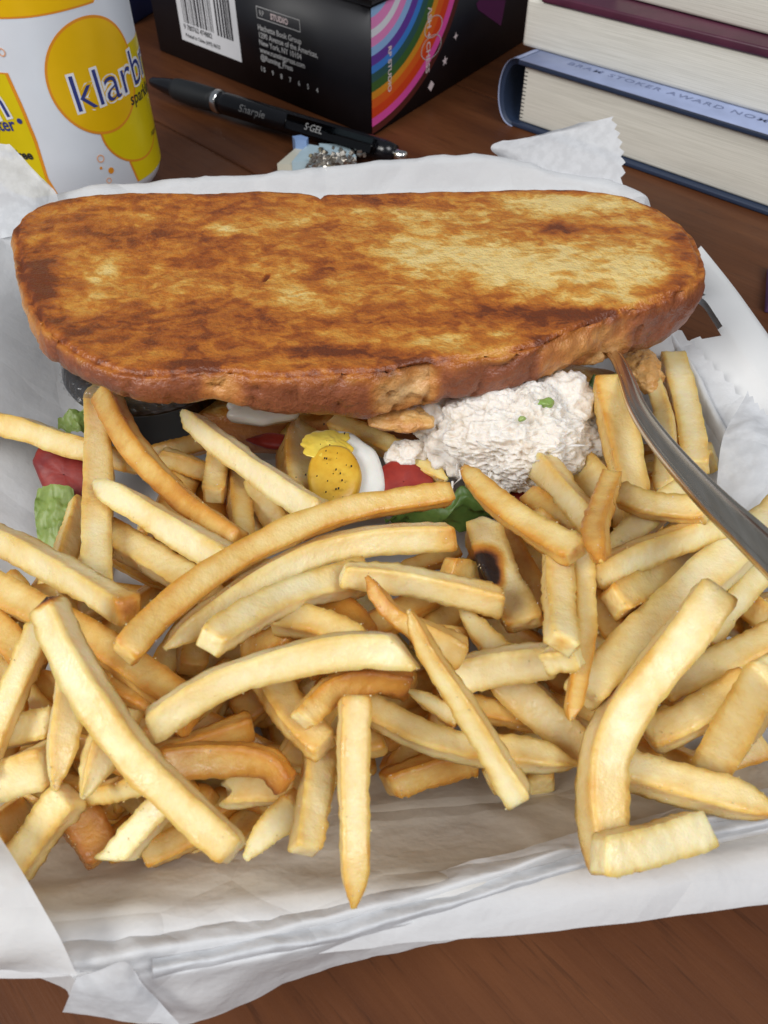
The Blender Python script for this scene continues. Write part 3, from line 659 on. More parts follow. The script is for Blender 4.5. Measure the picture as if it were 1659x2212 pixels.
for i, d in enumerate(FR):
    c = catmull(d['pts'], 14); wv = np.linspace(d['w'][0], d['w'][1], 14)
    for k in range(13):
        a, b = c[k], c[k+1]; L2 = max(np.dot(b-a, b-a), 1e-6)
        x0, x1 = int(max(0, (min(a[0], b[0])-60)/G4)), int(max(0, (max(a[0], b[0])+60)/G4)); y0, y1 = int(max(0, (min(a[1], b[1])-60)/G4)), int(max(0, (max(a[1], b[1])+60)/G4))
        if x1 <= x0 or y1 <= y0: continue
        su, sv = gu[y0:y1, x0:x1], gv[y0:y1, x0:x1]
        t = np.clip(((su-a[0])*(b[0]-a[0])+(sv-a[1])*(b[1]-a[1]))/L2, 0, 1)
        IDB[y0:y1, x0:x1][np.hypot(su-a[0]-t*(b[0]-a[0]), sv-a[1]-t*(b[1]-a[1])) < 0.40*wv[k]] = i
def nearest_main(u, v):
    best, bd = None, 1e9
    for d in FR:
        if d.get('filler'): continue
        q = np.hypot(d['c'][:, 0]-u, d['c'][:, 1]-v).min()
        if q < bd: best, bd = d, q
    return best
SMALL = set('a an the of with its and under behind below beside by at in on to from over between just near that another left right up aimed running lying passing pointing reaching'.split())
used_labels = set(); keep = []
for i, d in enumerate(FR):
    if d.get('filler'):
        vis = IDB == i
        if vis.sum() < 26: continue
        u, v = gu[vis].mean(), gv[vis].mean(); m = nearest_main(u, v); mc = m['c'][np.hypot(m['c'][:, 0]-u, m['c'][:, 1]-v).argmin()]
        du, dv = u-mc[0], v-mc[1]
        pos = ('right of' if du > 0 else 'left of') if abs(du) > abs(dv) else ('below' if dv > 0 else 'above')
        ws = m['label'].split()[:6 if 'of' in pos else 7]
        while ws[-1] in SMALL: ws.pop()
        d['label'] = ('pale' if d['tone'][0] < .3 else 'golden' if d['tone'][0] < .42 else 'dark golden')+' buried fry showing just '+pos+' the '+' '.join(ws)
        d['vv'] = v
    keep.append((i, d))
from collections import defaultdict
dup = defaultdict(list)
for i, d in keep:
    if d.get('filler'): dup[d['label']].append(d)
for L_ in dup.values():
    if 1 < len(L_) < 4:
        L_.sort(key=lambda d: d['vv'])
        for d, wd_ in zip(L_, ('upper', 'lower') if len(L_) == 2 else ('upper', 'middle', 'lower')): d['label'] = d['label'].replace('buried fry', wd_+' buried fry', 1)
fry_tops = []
for i, d in keep:
    fo = build_fry(d, i)
    if not d.get('filler'):
        nv = 36*NSEC; co_ = np.empty(len(fo.data.vertices)*3, np.float32); fo.data.vertices.foreach_get('co', co_); co_ = co_.reshape(-1, 3)[:nv]/S+np.array(fo.location)/S
        ee = np.empty(len(fo.data.vertices), np.float32); fo.data.attributes['edge'].data.foreach_get('value', ee); ee = ee[:nv]
        cen_ = co_.reshape(36, NSEC, 3).mean(1).repeat(NSEC, 0); out = co_-cen_; out /= np.linalg.norm(out, axis=1)[:, None]+1e-9
        vw = np.array((0, 0, CAM_H))-co_; vw /= np.linalg.norm(vw, axis=1)[:, None]; ok = (out*vw).sum(1) > 0.15
        fry_tops.append((co_[ok], out[ok], ee[ok]))
def crumbs(name, n, smin, smax, mat, edgy, label, cat):
    A_ = Acc()
    for _ in range(n):
        c_, o_, e_ = fry_tops[rng.integers(len(fry_tops))]
        pr = (e_+0.02) if edgy else np.ones(len(c_)); k = rng.choice(len(c_), p=pr/pr.sum()); s_ = rng.uniform(smin, smax)
        R_ = np.linalg.qr(rng.normal(size=(3, 3)))[0]; p = c_[k]+o_[k]*s_*0.35
        V_ = [p+R_[0]*s_*rng.uniform(.5, 1), p-R_[0]*s_*rng.uniform(.5, 1), p+R_[1]*s_*rng.uniform(.4, .9), p-R_[1]*s_*rng.uniform(.4, .9), p+R_[2]*s_*rng.uniform(.4, .8), p-R_[2]*s_*rng.uniform(.4, .8)]
        A_.add(V_, [(0, 2, 4), (2, 1, 4), (1, 3, 4), (3, 0, 4), (2, 0, 5), (1, 2, 5), (3, 1, 5), (0, 3, 5)])
    o = mk(name, A_.V, A_.F, mat, None, False, dict(tone=[.16]*len(A_.V), edge=[.3]*len(A_.V)))
    return tag(o, label, cat, kind='stuff')
crumbs('potato_crumbs', 1500, .010, .028, M['fry'], True, 'tiny crisp potato crumbs stuck along the fry edges', 'crumbs')
crumbs('salt_grains', 110, .010, .020, M['sticker'], False, 'fine white salt grains scattered over the fries', 'salt')

# ------------------------------------------------------------------ sandwich
sand = thing('sandwich', (0, 15.5, 1.2), 'grilled sourdough sandwich with chicken salad, egg and tomato beside the fries', 'sandwich')
OUT = [(38, 492), (60, 462), (110, 437), (200, 421), (330, 416), (440, 419), (560, 413), (670, 420), (692, 430), (705, 421), (760, 419), (900, 415), (1050, 413), (1150, 409), (1250, 412), (1340, 424), (1410, 449), (1470, 488), (1502, 535), (1512, 572), (1500, 602),
       (1462, 628), (1400, 650), (1308, 682), (1220, 718), (1148, 746), (1004, 772), (900, 782), (830, 797), (720, 803), (600, 810), (450, 797), (365, 806), (280, 803), (215, 784), (150, 750), (102, 710), (72, 658), (47, 588), (38, 530)]
ZT = 5.95
def slice_top_z(u, v): return ZT-0.10*(u-760)/760+0.12*math.sin(u/260.0)*0.5
ol = catmull([P(u, v, slice_top_z(u, v)) for u, v in OUT+OUT[:1]], 401)[:-1]
N = len(ol); cen = ol.mean(0)
spine_a, spine_b = P(330, 590, ZT), P(1220, 580, ZT)
def spine(p):
    t = np.clip(np.dot(p-spine_a, spine_b-spine_a)/np.dot(spine_b-spine_a, spine_b-spine_a), 0, 1); return spine_a+(spine_b-spine_a)*t
pale = [(1240, 440, 190, 26, .30), (960, 555, 170, 62, .34), (1110, 590, 110, 48, .34), (860, 540, 120, 40, .28), (1290, 560, 150, 60, .30), (1370, 600, 95, 55, .34), (1330, 650, 120, 28, .25), (985, 748, 150, 30, .42), (1130, 520, 150, 30, .22), (600, 600, 70, 40, .22),
        (482, 498, 45, 16, .42), (205, 620, 28, 42, .30), (232, 585, 18, 24, .26), (300, 568, 30, 14, .24), (360, 658, 40, 22, .25), (640, 470, 70, 14, .22), (840, 462, 130, 18, .22), (640, 640, 60, 22, .22), (300, 470, 120, 24, .15), (140, 500, 40, 40, .16), (760, 610, 70, 24, .2), (1100, 720, 70, 16, .25), (340, 580, 22, 10, .3), (640, 700, 34, 14, .2)]
dark = [(1215, 497, 60, 20, .32), (1150, 672, 190, 24, .30), (850, 690, 170, 30, .18), (95, 600, 40, 80, .25), (300, 740, 160, 30, .15), (575, 598, 9, 6, .9), (1260, 690, 120, 26, .3), (500, 450, 300, 16, .12), (760, 760, 200, 20, .18), (1470, 560, 30, 60, .2), (1175, 590, 36, 30, .0), (640, 760, 300, 24, .16)]
def toast_val(u, v, dist):
    b = 0.64-0.14*sstep(560, 1000, u)*(1-sstep(640, 760, v))
    for (a, c, ru, rv, k) in pale:
        q = ((u-a)/ru)**2+((v-c)/rv)**2; b -= k*max(0, 1.1-q) if q < 1.1 else 0
    for (a, c, ru, rv, k) in dark:
        q = ((u-a)/ru)**2+((v-c)/rv)**2; b += k*max(0, 1.1-q) if q < 1.1 else 0
    b += 0.26*max(0, 1-dist/0.75)
    return b
def torn_val(u):
    t = 0
    for a, b, k in ((405, 540, .42), (780, 965, .55), (1150, 1385, .48)): t = max(t, k*sstep(a, a+40, u)*(1-sstep(b-40, b, u)))
    return t
V, A, SD, TO = [], [], [], []
olu, olv, _ = proj(ol)
onrm = np.roll(ol, -1, 0)-np.roll(ol, 1, 0); onrm = np.stack([onrm[:, 1], -onrm[:, 0], 0*onrm[:, 0]], 1); onrm /= np.linalg.norm(onrm, axis=1)[:, None]
if np.dot(onrm[0], ol[0]-cen) < 0: onrm = -onrm
frontness = np.clip(-onrm[:, 1]*1.0+0.1, 0, 1)
RINGS = [0.0, .06, .12, .18, .24, .3, .36, .42, .48, .54, .6, .65, .7, .74, .78, .82, .85, .88, .905, .93, .95, .965, .98, .99, 1.0]
for r in RINGS:
    for k in range(N):
        sp_ = spine(ol[k]); p = sp_+(ol[k]-sp_)*r
        dist = np.linalg.norm(ol[k]-p); u, v, _ = proj(p)
        tv = toast_val(u, v, dist)
        bl = -0.10*max(0, 1-dist/0.12)**2+0.03*max(0, 1-dist/0.8)
        p = p+np.array((0, 0, bl+0.035*fbm(p, 1.1, 3, 3)+0.012*n3(p, 6, 1)-(0.10 if ((u-575)/10)**2+((v-598)/7)**2 < 1 else 0)))
        V.append(p); A.append(tv); SD.append(0.0); TO.append(0.0)
SIDE = [(0.07, 0.05), (0.105, 0.11), (0.125, 0.17), (0.145, 0.24), (0.16, 0.31), (0.17, 0.38), (0.175, 0.45), (0.18, 0.52), (0.18, 0.6), (0.175, 0.67), (0.17, 0.74), (0.155, 0.81), (0.135, 0.88), (0.10, 0.94), (0.02, 0.985), (-0.12, 1.0)]
for (o_, h) in SIDE:
    for k in range(N):
        tv = torn_val(olu[k])*frontness[k]; th = np.interp(olu[k], [40, 150, 280, 415, 480, 600, 700, 800, 930, 970, 1160, 1308, 1420, 1500], [.75, .62, .62, .85, .80, .95, 1.1, 1.2, 1.22, 1.05, 1.0, 1.25, 1.45, 1.35])*frontness[k]+1.0*(1-frontness[k])
        extra = 0.05*math.sin(olu[k]/40.0)*frontness[k]
        p = ol[k]+onrm[k]*(o_*1.15)+np.array((0, 0, -h*(th+extra)))
        rough = fbm(p, 1.3, 2, 4)*0.07+tv*(0.22*fbm(p, 2.4, 8, 3)+0.16*(abs(n3(p, 4.2, 3))-0.2)-0.12)+0.025*n3(p, 6, 9)-0.13*max(0, 1-abs(n3(p*np.array((1, 1, .35)), 1.15, 31))*14)*frontness[k]*min(1, 6*(1-abs(h-.45)*1.8)) 
        step = 0.06*(1 if (int(olu[k]*0.008+7) % 2) else -1)*frontness[k]*0.0
        p = p+onrm[k]*(rough+step)+np.array((0, 0, (0.14*tv*n3(p, 2.5, 5)+0.05*n3(p, 3.5, 15)*frontness[k]*(h > .9))*h))
        V.append(p); A.append(0.75); SD.append(sstep(0.0, 0.28, h)); 
        lt = 0.62*sstep(260, 60, olu[k]) if False else 0.62*(1-sstep(62, 125, olu[k]))
        TO.append(0.14+tv*(1.0+0.7*n3(p, 2.0, 77))+lt+0.14*(h > .9))
for r in (0.6, 0.0):
    for k in range(N):
        sp_ = spine(ol[k]); p = sp_+(ol[k]-sp_)*r; p = p+np.array((0, 0, -1.22+0.05*n3(p, 2, 2)))
        V.append(p); A.append(0.15); SD.append(0); TO.append(0)
mk('bread_slice', V, grid_faces(len(RINGS)+len(SIDE)+2, N, True), M['toast'], sand, attrs=dict(toast=A, side=SD, torn=TO))
# lower slice, mostly hidden
lo = []
for k in range(160):
    th = 2*math.pi*k/160; a, b = rsq(th, 1.0, 3.0); lo.append((830+545*a, 840+70*b))
lw = np.array([P(u, v, 2.7) for u, v in lo]); lc = lw.mean(0); V, A, SD, TO = [], [], [], []
for r, dz, sd in ((0.02, 0, 0), (.5, 0, 0), (.85, 0, 0), (.97, -.04, .3), (1.0, -.2, 1), (1.02, -.6, 1), (1.0, -1.0, 1), (.95, -1.2, 1), (.5, -1.25, 0), (.02, -1.25, 0)):
    for k in range(160):
        p = lc+(lw[k]-lc)*r+np.array((0, 0, dz)); p = p+np.array((0, 0, 0.06*n3(p, 1.5, 4))); V.append(p); A.append(.3); SD.append(sd); TO.append(.5)
mk('bread_slice', V, grid_faces(10, 160, True), M['toast'], sand, attrs=dict(toast=A, side=SD, torn=TO))['label'] = 'lower bread slice under the fillings'
def lump(name, cu, cv, z, ru, rv, rz, mat, parent, amp=0.3, f=1.2, seed=0, sub=5, rough=0.1, attrs=None, tilt=0.0):
    """a noisy lump around the point seen at (cu, cv) at height z; radii in cm"""
    c = P(cu, cv, z); bm = bmesh.new(); bmesh.ops.create_icosphere(bm, subdivisions=sub, radius=1.0)
    V = []
    for v in bm.verts:
        q = np.array(v.co); p = c+np.array((q[0]*ru, q[1]*rv, q[2]*rz+q[0]*ru*tilt))
        d = 1+amp*fbm(p, f, seed, 3); fine = rough*(1-abs(fbm(p*np.array((1, 1, 1.6)), 4.6 if sub > 6 else 3.2, seed+5, 3))*1.6)
        V.append(c+(p-c)*d+q*fine)
    F = [[x.index for x in fc.verts] for fc in bm.faces]; bm.free()
    at = {k: [a]*len(V) for k, a in (attrs or {}).items()}
    return mk(name, V, F, mat, parent, attrs=at)
# amber crust end folded under the front edge, and the end of the lower slice by the fork
lump('crust_piece', 872, 905, 4.35, 0.74, 0.36, 0.15, M['toast'], sand, 0.42, 1.3, 4, 5, 0.05, dict(toast=.25, side=.6, torn=.80))
lump('crust_end', 1388, 800, 3.4, 0.46, 0.80, 0.30, M['toast'], sand, 0.30, 1.9, 6, 5, 0.09, dict(toast=.2, side=.75, torn=.74))
salad = lump('chicken_salad', 1120, 945, 3.85, 1.75, 1.15, 0.95, M['salad'], sand, 0.24, 1.1, 11, 7, 0.13)
for (u, v, z, a, b, c, sd) in ((1010, 960, 3.6, .95, .7, .65, 2), (1215, 880, 4.1, .75, .75, .65, 4), (1080, 1015, 3.4, .55, .5, .45, 6), (960, 905, 3.9, .7, .5, .45, 8), (1235, 925, 3.7, .5, .5, .5, 9), (880, 985, 3.3, .45, .3, .25, 12)):
    lump('salad_clump', u, v, z, a, b, c, M['salad'], salad, 0.3, 1.6, sd, 5, 0.16)
A_ = Acc()
for i in range(8):
    u = rng.normal(1110, 85); v = 935+rng.normal(0, 34)-(u-1110)*0.28
    c = P(u, v, 3.95+rng.uniform(-.1, .25)+0.85*(1-min(1, abs(v-930)/110)))
    c = c+np.array((0, -0.22, -0.06)); an = rng.uniform(0, math.pi); el = rng.uniform(-.5, .5); L = rng.uniform(.08, .22)
    dr = np.array((math.cos(an), math.sin(an)*.7, el)); k = rng.normal(0, .05, 3)
    A_.add(*tube([c-dr*L, c+k, c+dr*L], [0.018, 0.045, 0.018], 6, 0.6))
tag(mk('shreds', A_.V, A_.F, M['salad'], salad), kind='stuff')
A_ = Acc()
for i in range(16):   # loose threads of chicken hanging off the lower edge
    u = rng.choice([985, 1010, 1060, 1100, 1165, 1200])+rng.normal(0, 14); v = 1000+rng.normal(0, 25) if u > 900 else 965+rng.normal(0, 20)
    c = P(u, v, 3.8); L = rng.uniform(.2, .5); A_.add(*tube([c, c+np.array((rng.normal(0, .08), -.1, -L*.5)), c+np.array((rng.normal(0, .15), -.15, -L))], [.03, .02, .008], 5))
tag(mk('loose_shreds', A_.V, A_.F, M['salad'], salad), kind='stuff')
for (u, v, s_) in ((1178, 872, .17), (1085, 892, .08), (1130, 905, .07)):
    lump('celery_bit', u, v, 4.88 if u > 1100 else 4.68, s_*1.2, s_*.6, s_*.45, M['celery'], salad, .5, 4, 3, 4, .04)
# egg slice: white with yolk, pepper
def disc(name, cu, cv, z, ru, rv, mat, parent, th=0.2, tilt=(0, 0), seed=0, wob=.08, dome=.05):
    c = P(cu, cv, z); V = []; rings = ((.02, 0), (.3, 0), (.6, 0), (.85, 0), (.96, -.15), (1.0, -.5), (.96, -1), (.5, -1), (.02, -1))
    for r, h in rings:
        for k in range(48):
            th_ = 2*math.pi*k/48; w_ = 1+wob*n3((math.cos(th_), math.sin(th_), seed), 1.2, seed)
            x, y = ru*r*w_*math.cos(th_), rv*r*w_*math.sin(th_)
            zz = h*th+(dome*(1-r*r) if h == 0 else 0)+.03*n3((x, y, seed), 1.7, seed)
            V.append(c+np.array((x, y, zz+x*tilt[0]+y*tilt[1])))
    return mk(name, V, grid_faces(9, 48, True), mat, parent)
egg = disc('egg_slice', 752, 1020, 3.35, .85, 1.0, M['white'], sand, .35, (0, .35), 3, .2)
disc('yolk', 720, 1026, 3.54, .60, .80, M['yolk'], egg, .3, (0, .35), 5, .10, .04)
lump('mustard_smear', 712, 960, 3.66, .56, .42, .07, M['mustard'], egg, .5, 2.0, 2, 5, .03)
A_ = Acc()
for i in range(34):
    u, v = rng.normal(722, 28), rng.normal(1005, 48); c = P(u, v, 3.82+.02*rng.normal()); s_ = rng.uniform(.006, .018)
    c[2] = 3.52+.35*(c[1]-P(722, 1030, 3.52)[1])+.15
    A_.add(*box_mesh(c, (s_, 0, s_*.3), (0, s_*1.3, 0), (0, 0, s_*.7)))
tag(mk('pepper_specks', A_.V, A_.F, M['pepper'], egg, False), kind='stuff')
disc('egg_white_edge', 560, 880, 3.45, .85, .36, M['white'], sand, .2, (0, .3), 9, .45)
def outline_slab(name, pts, z, th, mat, parent, tilt=(0, 0), seed=0):
    O = catmull([P(u, v, z) for u, v in pts+pts[:1]], 61)[:-1]; c = O.mean(0); V = []
    for r, h in ((.02, .04), (.35, .05), (.65, .04), (.86, .01), (.95, -.10), (1.0, -.45), (.97, -.9), (.6, -1), (.02, -1)):
        for p in O:
            q = c+(p-c)*r; d = q-c
            V.append(q+np.array((0, 0, (h*th if h < 0 else h)+d[0]*tilt[0]+d[1]*tilt[1]+.05*fbm(q, 1.6, seed, 3))))
    return mk(name, V, grid_faces(9, 60, True), mat, parent)
def leaf(name, rows, mat, parent, seed, amp=.20):
    return sheet(name, rows, 34, 54, mat, parent, amp, 1.9, seed)
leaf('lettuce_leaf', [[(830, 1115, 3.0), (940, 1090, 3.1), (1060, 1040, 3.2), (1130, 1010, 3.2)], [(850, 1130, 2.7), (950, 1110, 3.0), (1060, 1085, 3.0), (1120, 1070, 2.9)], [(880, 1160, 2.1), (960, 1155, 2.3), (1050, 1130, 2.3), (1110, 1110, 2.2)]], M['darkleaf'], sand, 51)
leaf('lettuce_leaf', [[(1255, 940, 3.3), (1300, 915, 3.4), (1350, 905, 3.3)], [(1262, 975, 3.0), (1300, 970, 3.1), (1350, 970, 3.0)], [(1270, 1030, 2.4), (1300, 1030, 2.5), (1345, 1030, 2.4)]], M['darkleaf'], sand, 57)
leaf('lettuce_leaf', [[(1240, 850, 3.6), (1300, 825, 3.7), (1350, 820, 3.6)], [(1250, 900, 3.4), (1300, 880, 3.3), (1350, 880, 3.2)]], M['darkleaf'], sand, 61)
outline_slab('tomato_slice', [(808, 1020), (850, 1005), (905, 1015), (940, 1040), (920, 1075), (860, 1080), (820, 1065)], 3.2, .3, M['tomato'], sand, (0.05, .4), 11)
outline_slab('tomato_slice', [(1075, 1040), (1110, 1025), (1150, 1035), (1165, 1065), (1130, 1090), (1090, 1080)], 3.0, .3, M['tomato'], sand, (0, .4), 15)
outline_slab('tomato_slice', [(530, 948), (575, 936), (625, 940), (640, 956), (580, 962)], 2.6, .12, M['tomato'], sand, (0, .1), 17)
# loose salad at the left
tom = outline_slab('tomato_slice', [(70, 1000), (95, 978), (140, 985), (200, 1000), (205, 1050), (165, 1075), (138, 1092), (118, 1070), (90, 1045)], 1.9, .4, M['tomato'], None, (0.05, .45), 31)
tag(tom, 'dark red tomato slice against the left paper wall under the level fry', 'tomato')
l1 = leaf('lettuce_leaf', [[(80, 1055, 1.9), (110, 1050, 2.1), (160, 1065, 2.0)], [(75, 1110, 1.7), (115, 1095, 1.9), (165, 1110, 1.8)], [(85, 1190, 1.3), (125, 1190, 1.4), (170, 1180, 1.2)]], M['lettuce'], None, 66, .11)
tag(l1, 'light green lettuce scrap below the tomato slice at left', 'lettuce')
l2 = leaf('lettuce_leaf', [[(125, 905, 2.2), (160, 885, 2.4), (195, 890, 2.3)], [(125, 930, 1.9), (160, 935, 2.1), (195, 945, 1.9)]], M['lettuce'], None, 71, .10)
tag(l2, 'small pale green lettuce tip above the level fry at left', 'lettuce')

# ------------------------------------------------------------------ black sauce cup with clear lid
cc = P(325, 788, 3.2); cup = thing('sauce_cup', (cc[0], cc[1], 1.4), 'black plastic sauce cup with a clear lid tucked under the sandwich', 'sauce cup')
def lathe(prof, c, n=64, rib=0.0, nr=40):
    V = []
    for r, z in prof:
        for k in range(n):
            th = 2*math.pi*k/n; rr = r+(rib*(0.5+0.5*math.cos(th*nr)) if rib else 0); V.append((c[0]+rr*math.cos(th), c[1]+rr*math.sin(th), z))
    return V, grid_faces(len(prof), n, True)
V, F = lathe([(.02, 1.45), (1.7, 1.45), (1.8, 1.55), (2.0, 3.15), (2.16, 3.2), (2.2, 3.34), (2.1, 3.38), (2.0, 3.2), (1.0, 3.1), (.02, 3.1)], cc); mk('cup_body', V, F, M['blackpl'], cup)
V, F = lathe([(.02, 3.62), (1.7, 3.62), (1.8, 3.72), (2.0, 3.72), (2.08, 3.66), (2.14, 3.38), (2.2, 3.36)], cc, 264, .07, 44); mk('cup_lid', V, F, M['clear'], cup)

# ------------------------------------------------------------------ fork
fk = [(1290, 735, 4.6), (1330, 770, 4.75), (1352, 815, 5.0), (1380, 885, 5.35), (1440, 970, 5.75), (1530, 1070, 6.2), (1620, 1155, 6.5), (1760, 1290, 6.8)]
path = catmull([P(*q) for q in fk], 60); wd = np.interp(np.linspace(0, 1, 60), [0, .12, .3, .55, .8, 1], [.18, .18, .215, .28, .34, .38])
V = []; sec = [(-1, -.20), (-1.0, .14), (-.93, .24), (-.80, .26), (-.72, .14), (-.60, .14), (-.50, .34), (-.1, .46), (.35, .44), (.56, .34), (.64, .14), (.74, .14), (.82, .26), (.94, .22), (1, .10), (1, -.20), (.8, -.38), (0, -.42), (-.8, -.38)]
for i in range(60):
    t = path[min(i+1, 59)]-path[max(i-1, 0)]; t /= np.linalg.norm(t); b = np.cross(t, (0.18, -0.35, 1)); b /= np.linalg.norm(b); a = np.cross(b, t)
    for x, y in sec: V.append(path[i]+b*x*wd[i]+a*y*min(wd[i], .30)*1.0)
ns = len(sec); F = grid_faces(60, ns, True)+[tuple(range(ns))[::-1], tuple(range(59*ns, 60*ns))]
fork = thing('fork', path[30], 'steel fork with its handle leaning out of the sandwich over the fries', 'fork')
mk('handle', V, F, M['fork'], fork)
h0 = path[0]; dr = path[0]-path[2]; dr[2] = -0.3*np.linalg.norm(dr); dr /= np.linalg.norm(dr); sd = np.cross(dr, (0, 0, 1)); sd /= np.linalg.norm(sd)
hp = catmull([h0+dr*x+np.array((0, 0, -.02*x)) for x in (-.1, .6, 1.4, 2.2)], 14); wv = np.interp(np.linspace(0, 1, 14), [0, .3, .7, 1], [.2, .35, 1.0, 1.1]); V = []
for p, ww in zip(hp, wv):
    for x, y in ((-1, 0), (-.5, .05), (.5, .05), (1, 0), (.5, -.07), (-.5, -.07)): V.append(p+sd*x*ww+np.array((0, 0, y)))
head = mk('fork_head', V, grid_faces(14, 6, True)+[tuple(range(78, 84))], M['fork'], fork)
for k in range(4):
    x = (-.9+.6*k); mk('tine', *tube([hp[-1]+sd*x+dr*q for q in (-.05, .8, 1.6)], [.12, .11, .05], 8, .6), M['fork'], head)

# ------------------------------------------------------------------ drink can
az = math.radians(-20.7); CR = 3.3; can_c = np.array((36.0*math.sin(az), 36.0*math.cos(az)))
can = thing('drink_can', (can_c[0], can_c[1], 0), 'white and yellow sparkling water can standing behind the left paper corner', 'drink can')
V, F = lathe([(.02, .35), (1.8, .35), (2.3, .15), (2.42, 0), (2.52, .05), (2.75, .5), (3.18, 1.0), (3.3, 1.35), (3.3, 3), (3.3, 6), (3.3, 9), (3.3, 10.6), (3.2, 11.1), (2.75, 11.75), (2.62, 11.9), (2.7, 12.1), (2.66, 12.2), (2.55, 12.1), (2.4, 11.75), (.02, 11.75)], can_c, 128)
mk('can_body', V, F, M['canwhite'], can)
def can_uv(u, v):    # pixel to (arc length, height) on the can
    r = ray(u, v); a = r[0]**2+r[1]**2; b = -2*(r[0]*can_c[0]+r[1]*can_c[1]); c = can_c@can_c-CR**2; D = b*b-4*a*c
    t = (-b-math.sqrt(max(D, 0)))/(2*a); x, y = r[0]*t-can_c[0], r[1]*t-can_c[1]
    return math.atan2(x, -y)*CR, CAM_H+r[2]*t      # angle 0 faces -y, grows to the right
def can_pt(a, h, off): th = a/CR; R_ = CR+off; return (can_c[0]+R_*math.sin(th), can_c[1]-R_*math.cos(th), h)
def can_strip(name, hs, le, ri, mat, off, ncol=24, lab=None):
    V = [can_pt(l+(r-l)*j/(ncol-1), h, off) for h, l, r in zip(hs, le, ri) for j in range(ncol)]
    return mk(name, V, grid_faces(len(hs), ncol), mat, can)
def can_ell(name, a, h, ra, rh, mat, off, inner=0.0):
    n = 64; V = []; rs = np.linspace(max(inner, .02), 1, 9)
    for q in rs:
        for k in range(n): th = 2*math.pi*k/n; V.append(can_pt(a+ra*q*math.cos(th), h+rh*q*math.sin(th), off))
    return mk(name, V, grid_faces(9, n, True), mat, can)
aL, hL = can_uv(182, 275/1) if False else can_uv(184*0.0+181*1.0*0+0, 0) if False else can_uv(181, 277)
# measured: big bubble left (181,277 full/1.852 -> 98..), see below
def z7(x, y): return (x/2.37*0.54, y/2.37*0.54)      # from the 700-px crop
aL, hL = can_uv(*z7(432, 640)); aB, hB = can_uv(*z7(930, 1272)); aT, hT = can_uv(*z7(800, 150))
def fit_ell(pts):
    Q = np.array([can_uv(*z7(x, y)) for x, y in pts]); m = Q.mean(0); Q = Q-m
    A = np.stack([Q[:, 0]**2, Q[:, 1]**2, Q[:, 0], Q[:, 1]], 1); k = np.linalg.lstsq(A, np.ones(len(Q)), rcond=None)[0]
    c = np.array((-k[2]/(2*k[0]), -k[3]/(2*k[1]))); g = 1+k[0]*c[0]**2+k[1]*c[1]**2
    return c+m, (math.sqrt(g/k[0]), math.sqrt(g/k[1]))
bc, br = fit_ell([(432, 640), (470, 480), (540, 350), (680, 215), (800, 150), (450, 800), (500, 930), (600, 1080), (740, 1190), (930, 1272), (1140, 1180), (1230, 1080)])
sc2, sr2 = fit_ell([(965, 1290), (1005, 1365), (1050, 1425), (1130, 1490), (1230, 1522), (1330, 1505), (1400, 1460)])
a2L, h2L = can_uv(*z7(965, 1290)); a2B, h2B = can_uv(*z7(1230, 1520))
# lime column first, then small bubble, then big bubble
hs = np.linspace(1.35, hL, 30)
tl_, tb_ = can_uv(*z7(1245, 1540)), can_uv(*z7(1325, 1725))
def edge_a(h): return tl_[0]+(tb_[0]-tl_[0])*(tl_[1]-h)/(tl_[1]-tb_[1]) if h < tl_[1] else tl_[0]
can_strip('label_print', hs, [edge_a(h)-.09 for h in hs], [edge_a(h)+4.2 for h in hs], M['canorange'], .010)
can_strip('label_print', hs, [edge_a(h) for h in hs], [edge_a(h)+4.2 for h in hs], M['canlime'], .015)
can_ell('label_print', sc2[0], sc2[1], sr2[0]+.04, sr2[1]+.04, M['canorange'], .018); can_ell('label_print', sc2[0], sc2[1], sr2[0]-.04, sr2[1]-.04, M['canlime'], .021)
can_ell('label_print', bc[0], bc[1], br[0]+.04, br[1]*1.0+.04, M['canorange'], .024); can_ell('label_print', bc[0], bc[1], br[0]-.05, br[1]-.05, M['cangold'], .027)
# upper swoosh
sw = [can_uv(*z7(x, y)) for x, y in ((0, 160), (300, 145), (500, 110), (700, 60), (880, 5))]
aa = np.linspace(sw[0][0]-2.5, sw[-1][0]+1.5, 30); hb = np.interp(aa, [s[0] for s in sw], [s[1] for s in sw]); hb[aa > sw[-1][0]] += (aa[aa > sw[-1][0]]-sw[-1][0])*1.0
for mat, o_, dd in ((M['canorange'], .012, -.06), (M['cangold'], .016, 0)):
    V = [can_pt(a, h0_+dd+(10.7-h0_-dd)*q, o_) for q in np.linspace(0, 1, 8) for a, h0_ in zip(aa, hb)]
    mk('label_print', V, grid_faces(8, 30), mat, can)
# left panel
pl = [can_uv(*z7(x, y)) for x, y in ((55, 690), (200, 1010), (330, 1330), (440, 1690))]
hs = np.linspace(pl[-1][1]-.8, pl[0][1], 24); ra_ = np.interp(hs, [p[1] for p in pl[::-1]], [p[0] for p in pl[::-1]])
ra_[hs < pl[-1][1]] += (pl[-1][1]-hs[hs < pl[-1][1]])*.3
can_strip('label_print', hs, [r-4.4 for r in ra_], list(ra_+.08), M['canorange'], .012); can_strip('label_print', hs-.05, [r-4.4 for r in ra_], list(ra_-.04), M['canlime'], .016)
for (x, y, r, f_) in ((953, 1503, 36, 0), (957, 1592, 13, 1), (1052, 1615, 27, 1), (1033, 1710, 26, 0), (18, 495, 34, 0)):
    a, h = can_uv(*z7(x, y)); a1, _ = can_uv(*z7(x+r, y)); rr = abs(a1-a)
    can_ell('label_print', a, h, rr, rr*1.05, M['canorange'] if f_ else M['pinkish'], .02, 0 if f_ else .68)
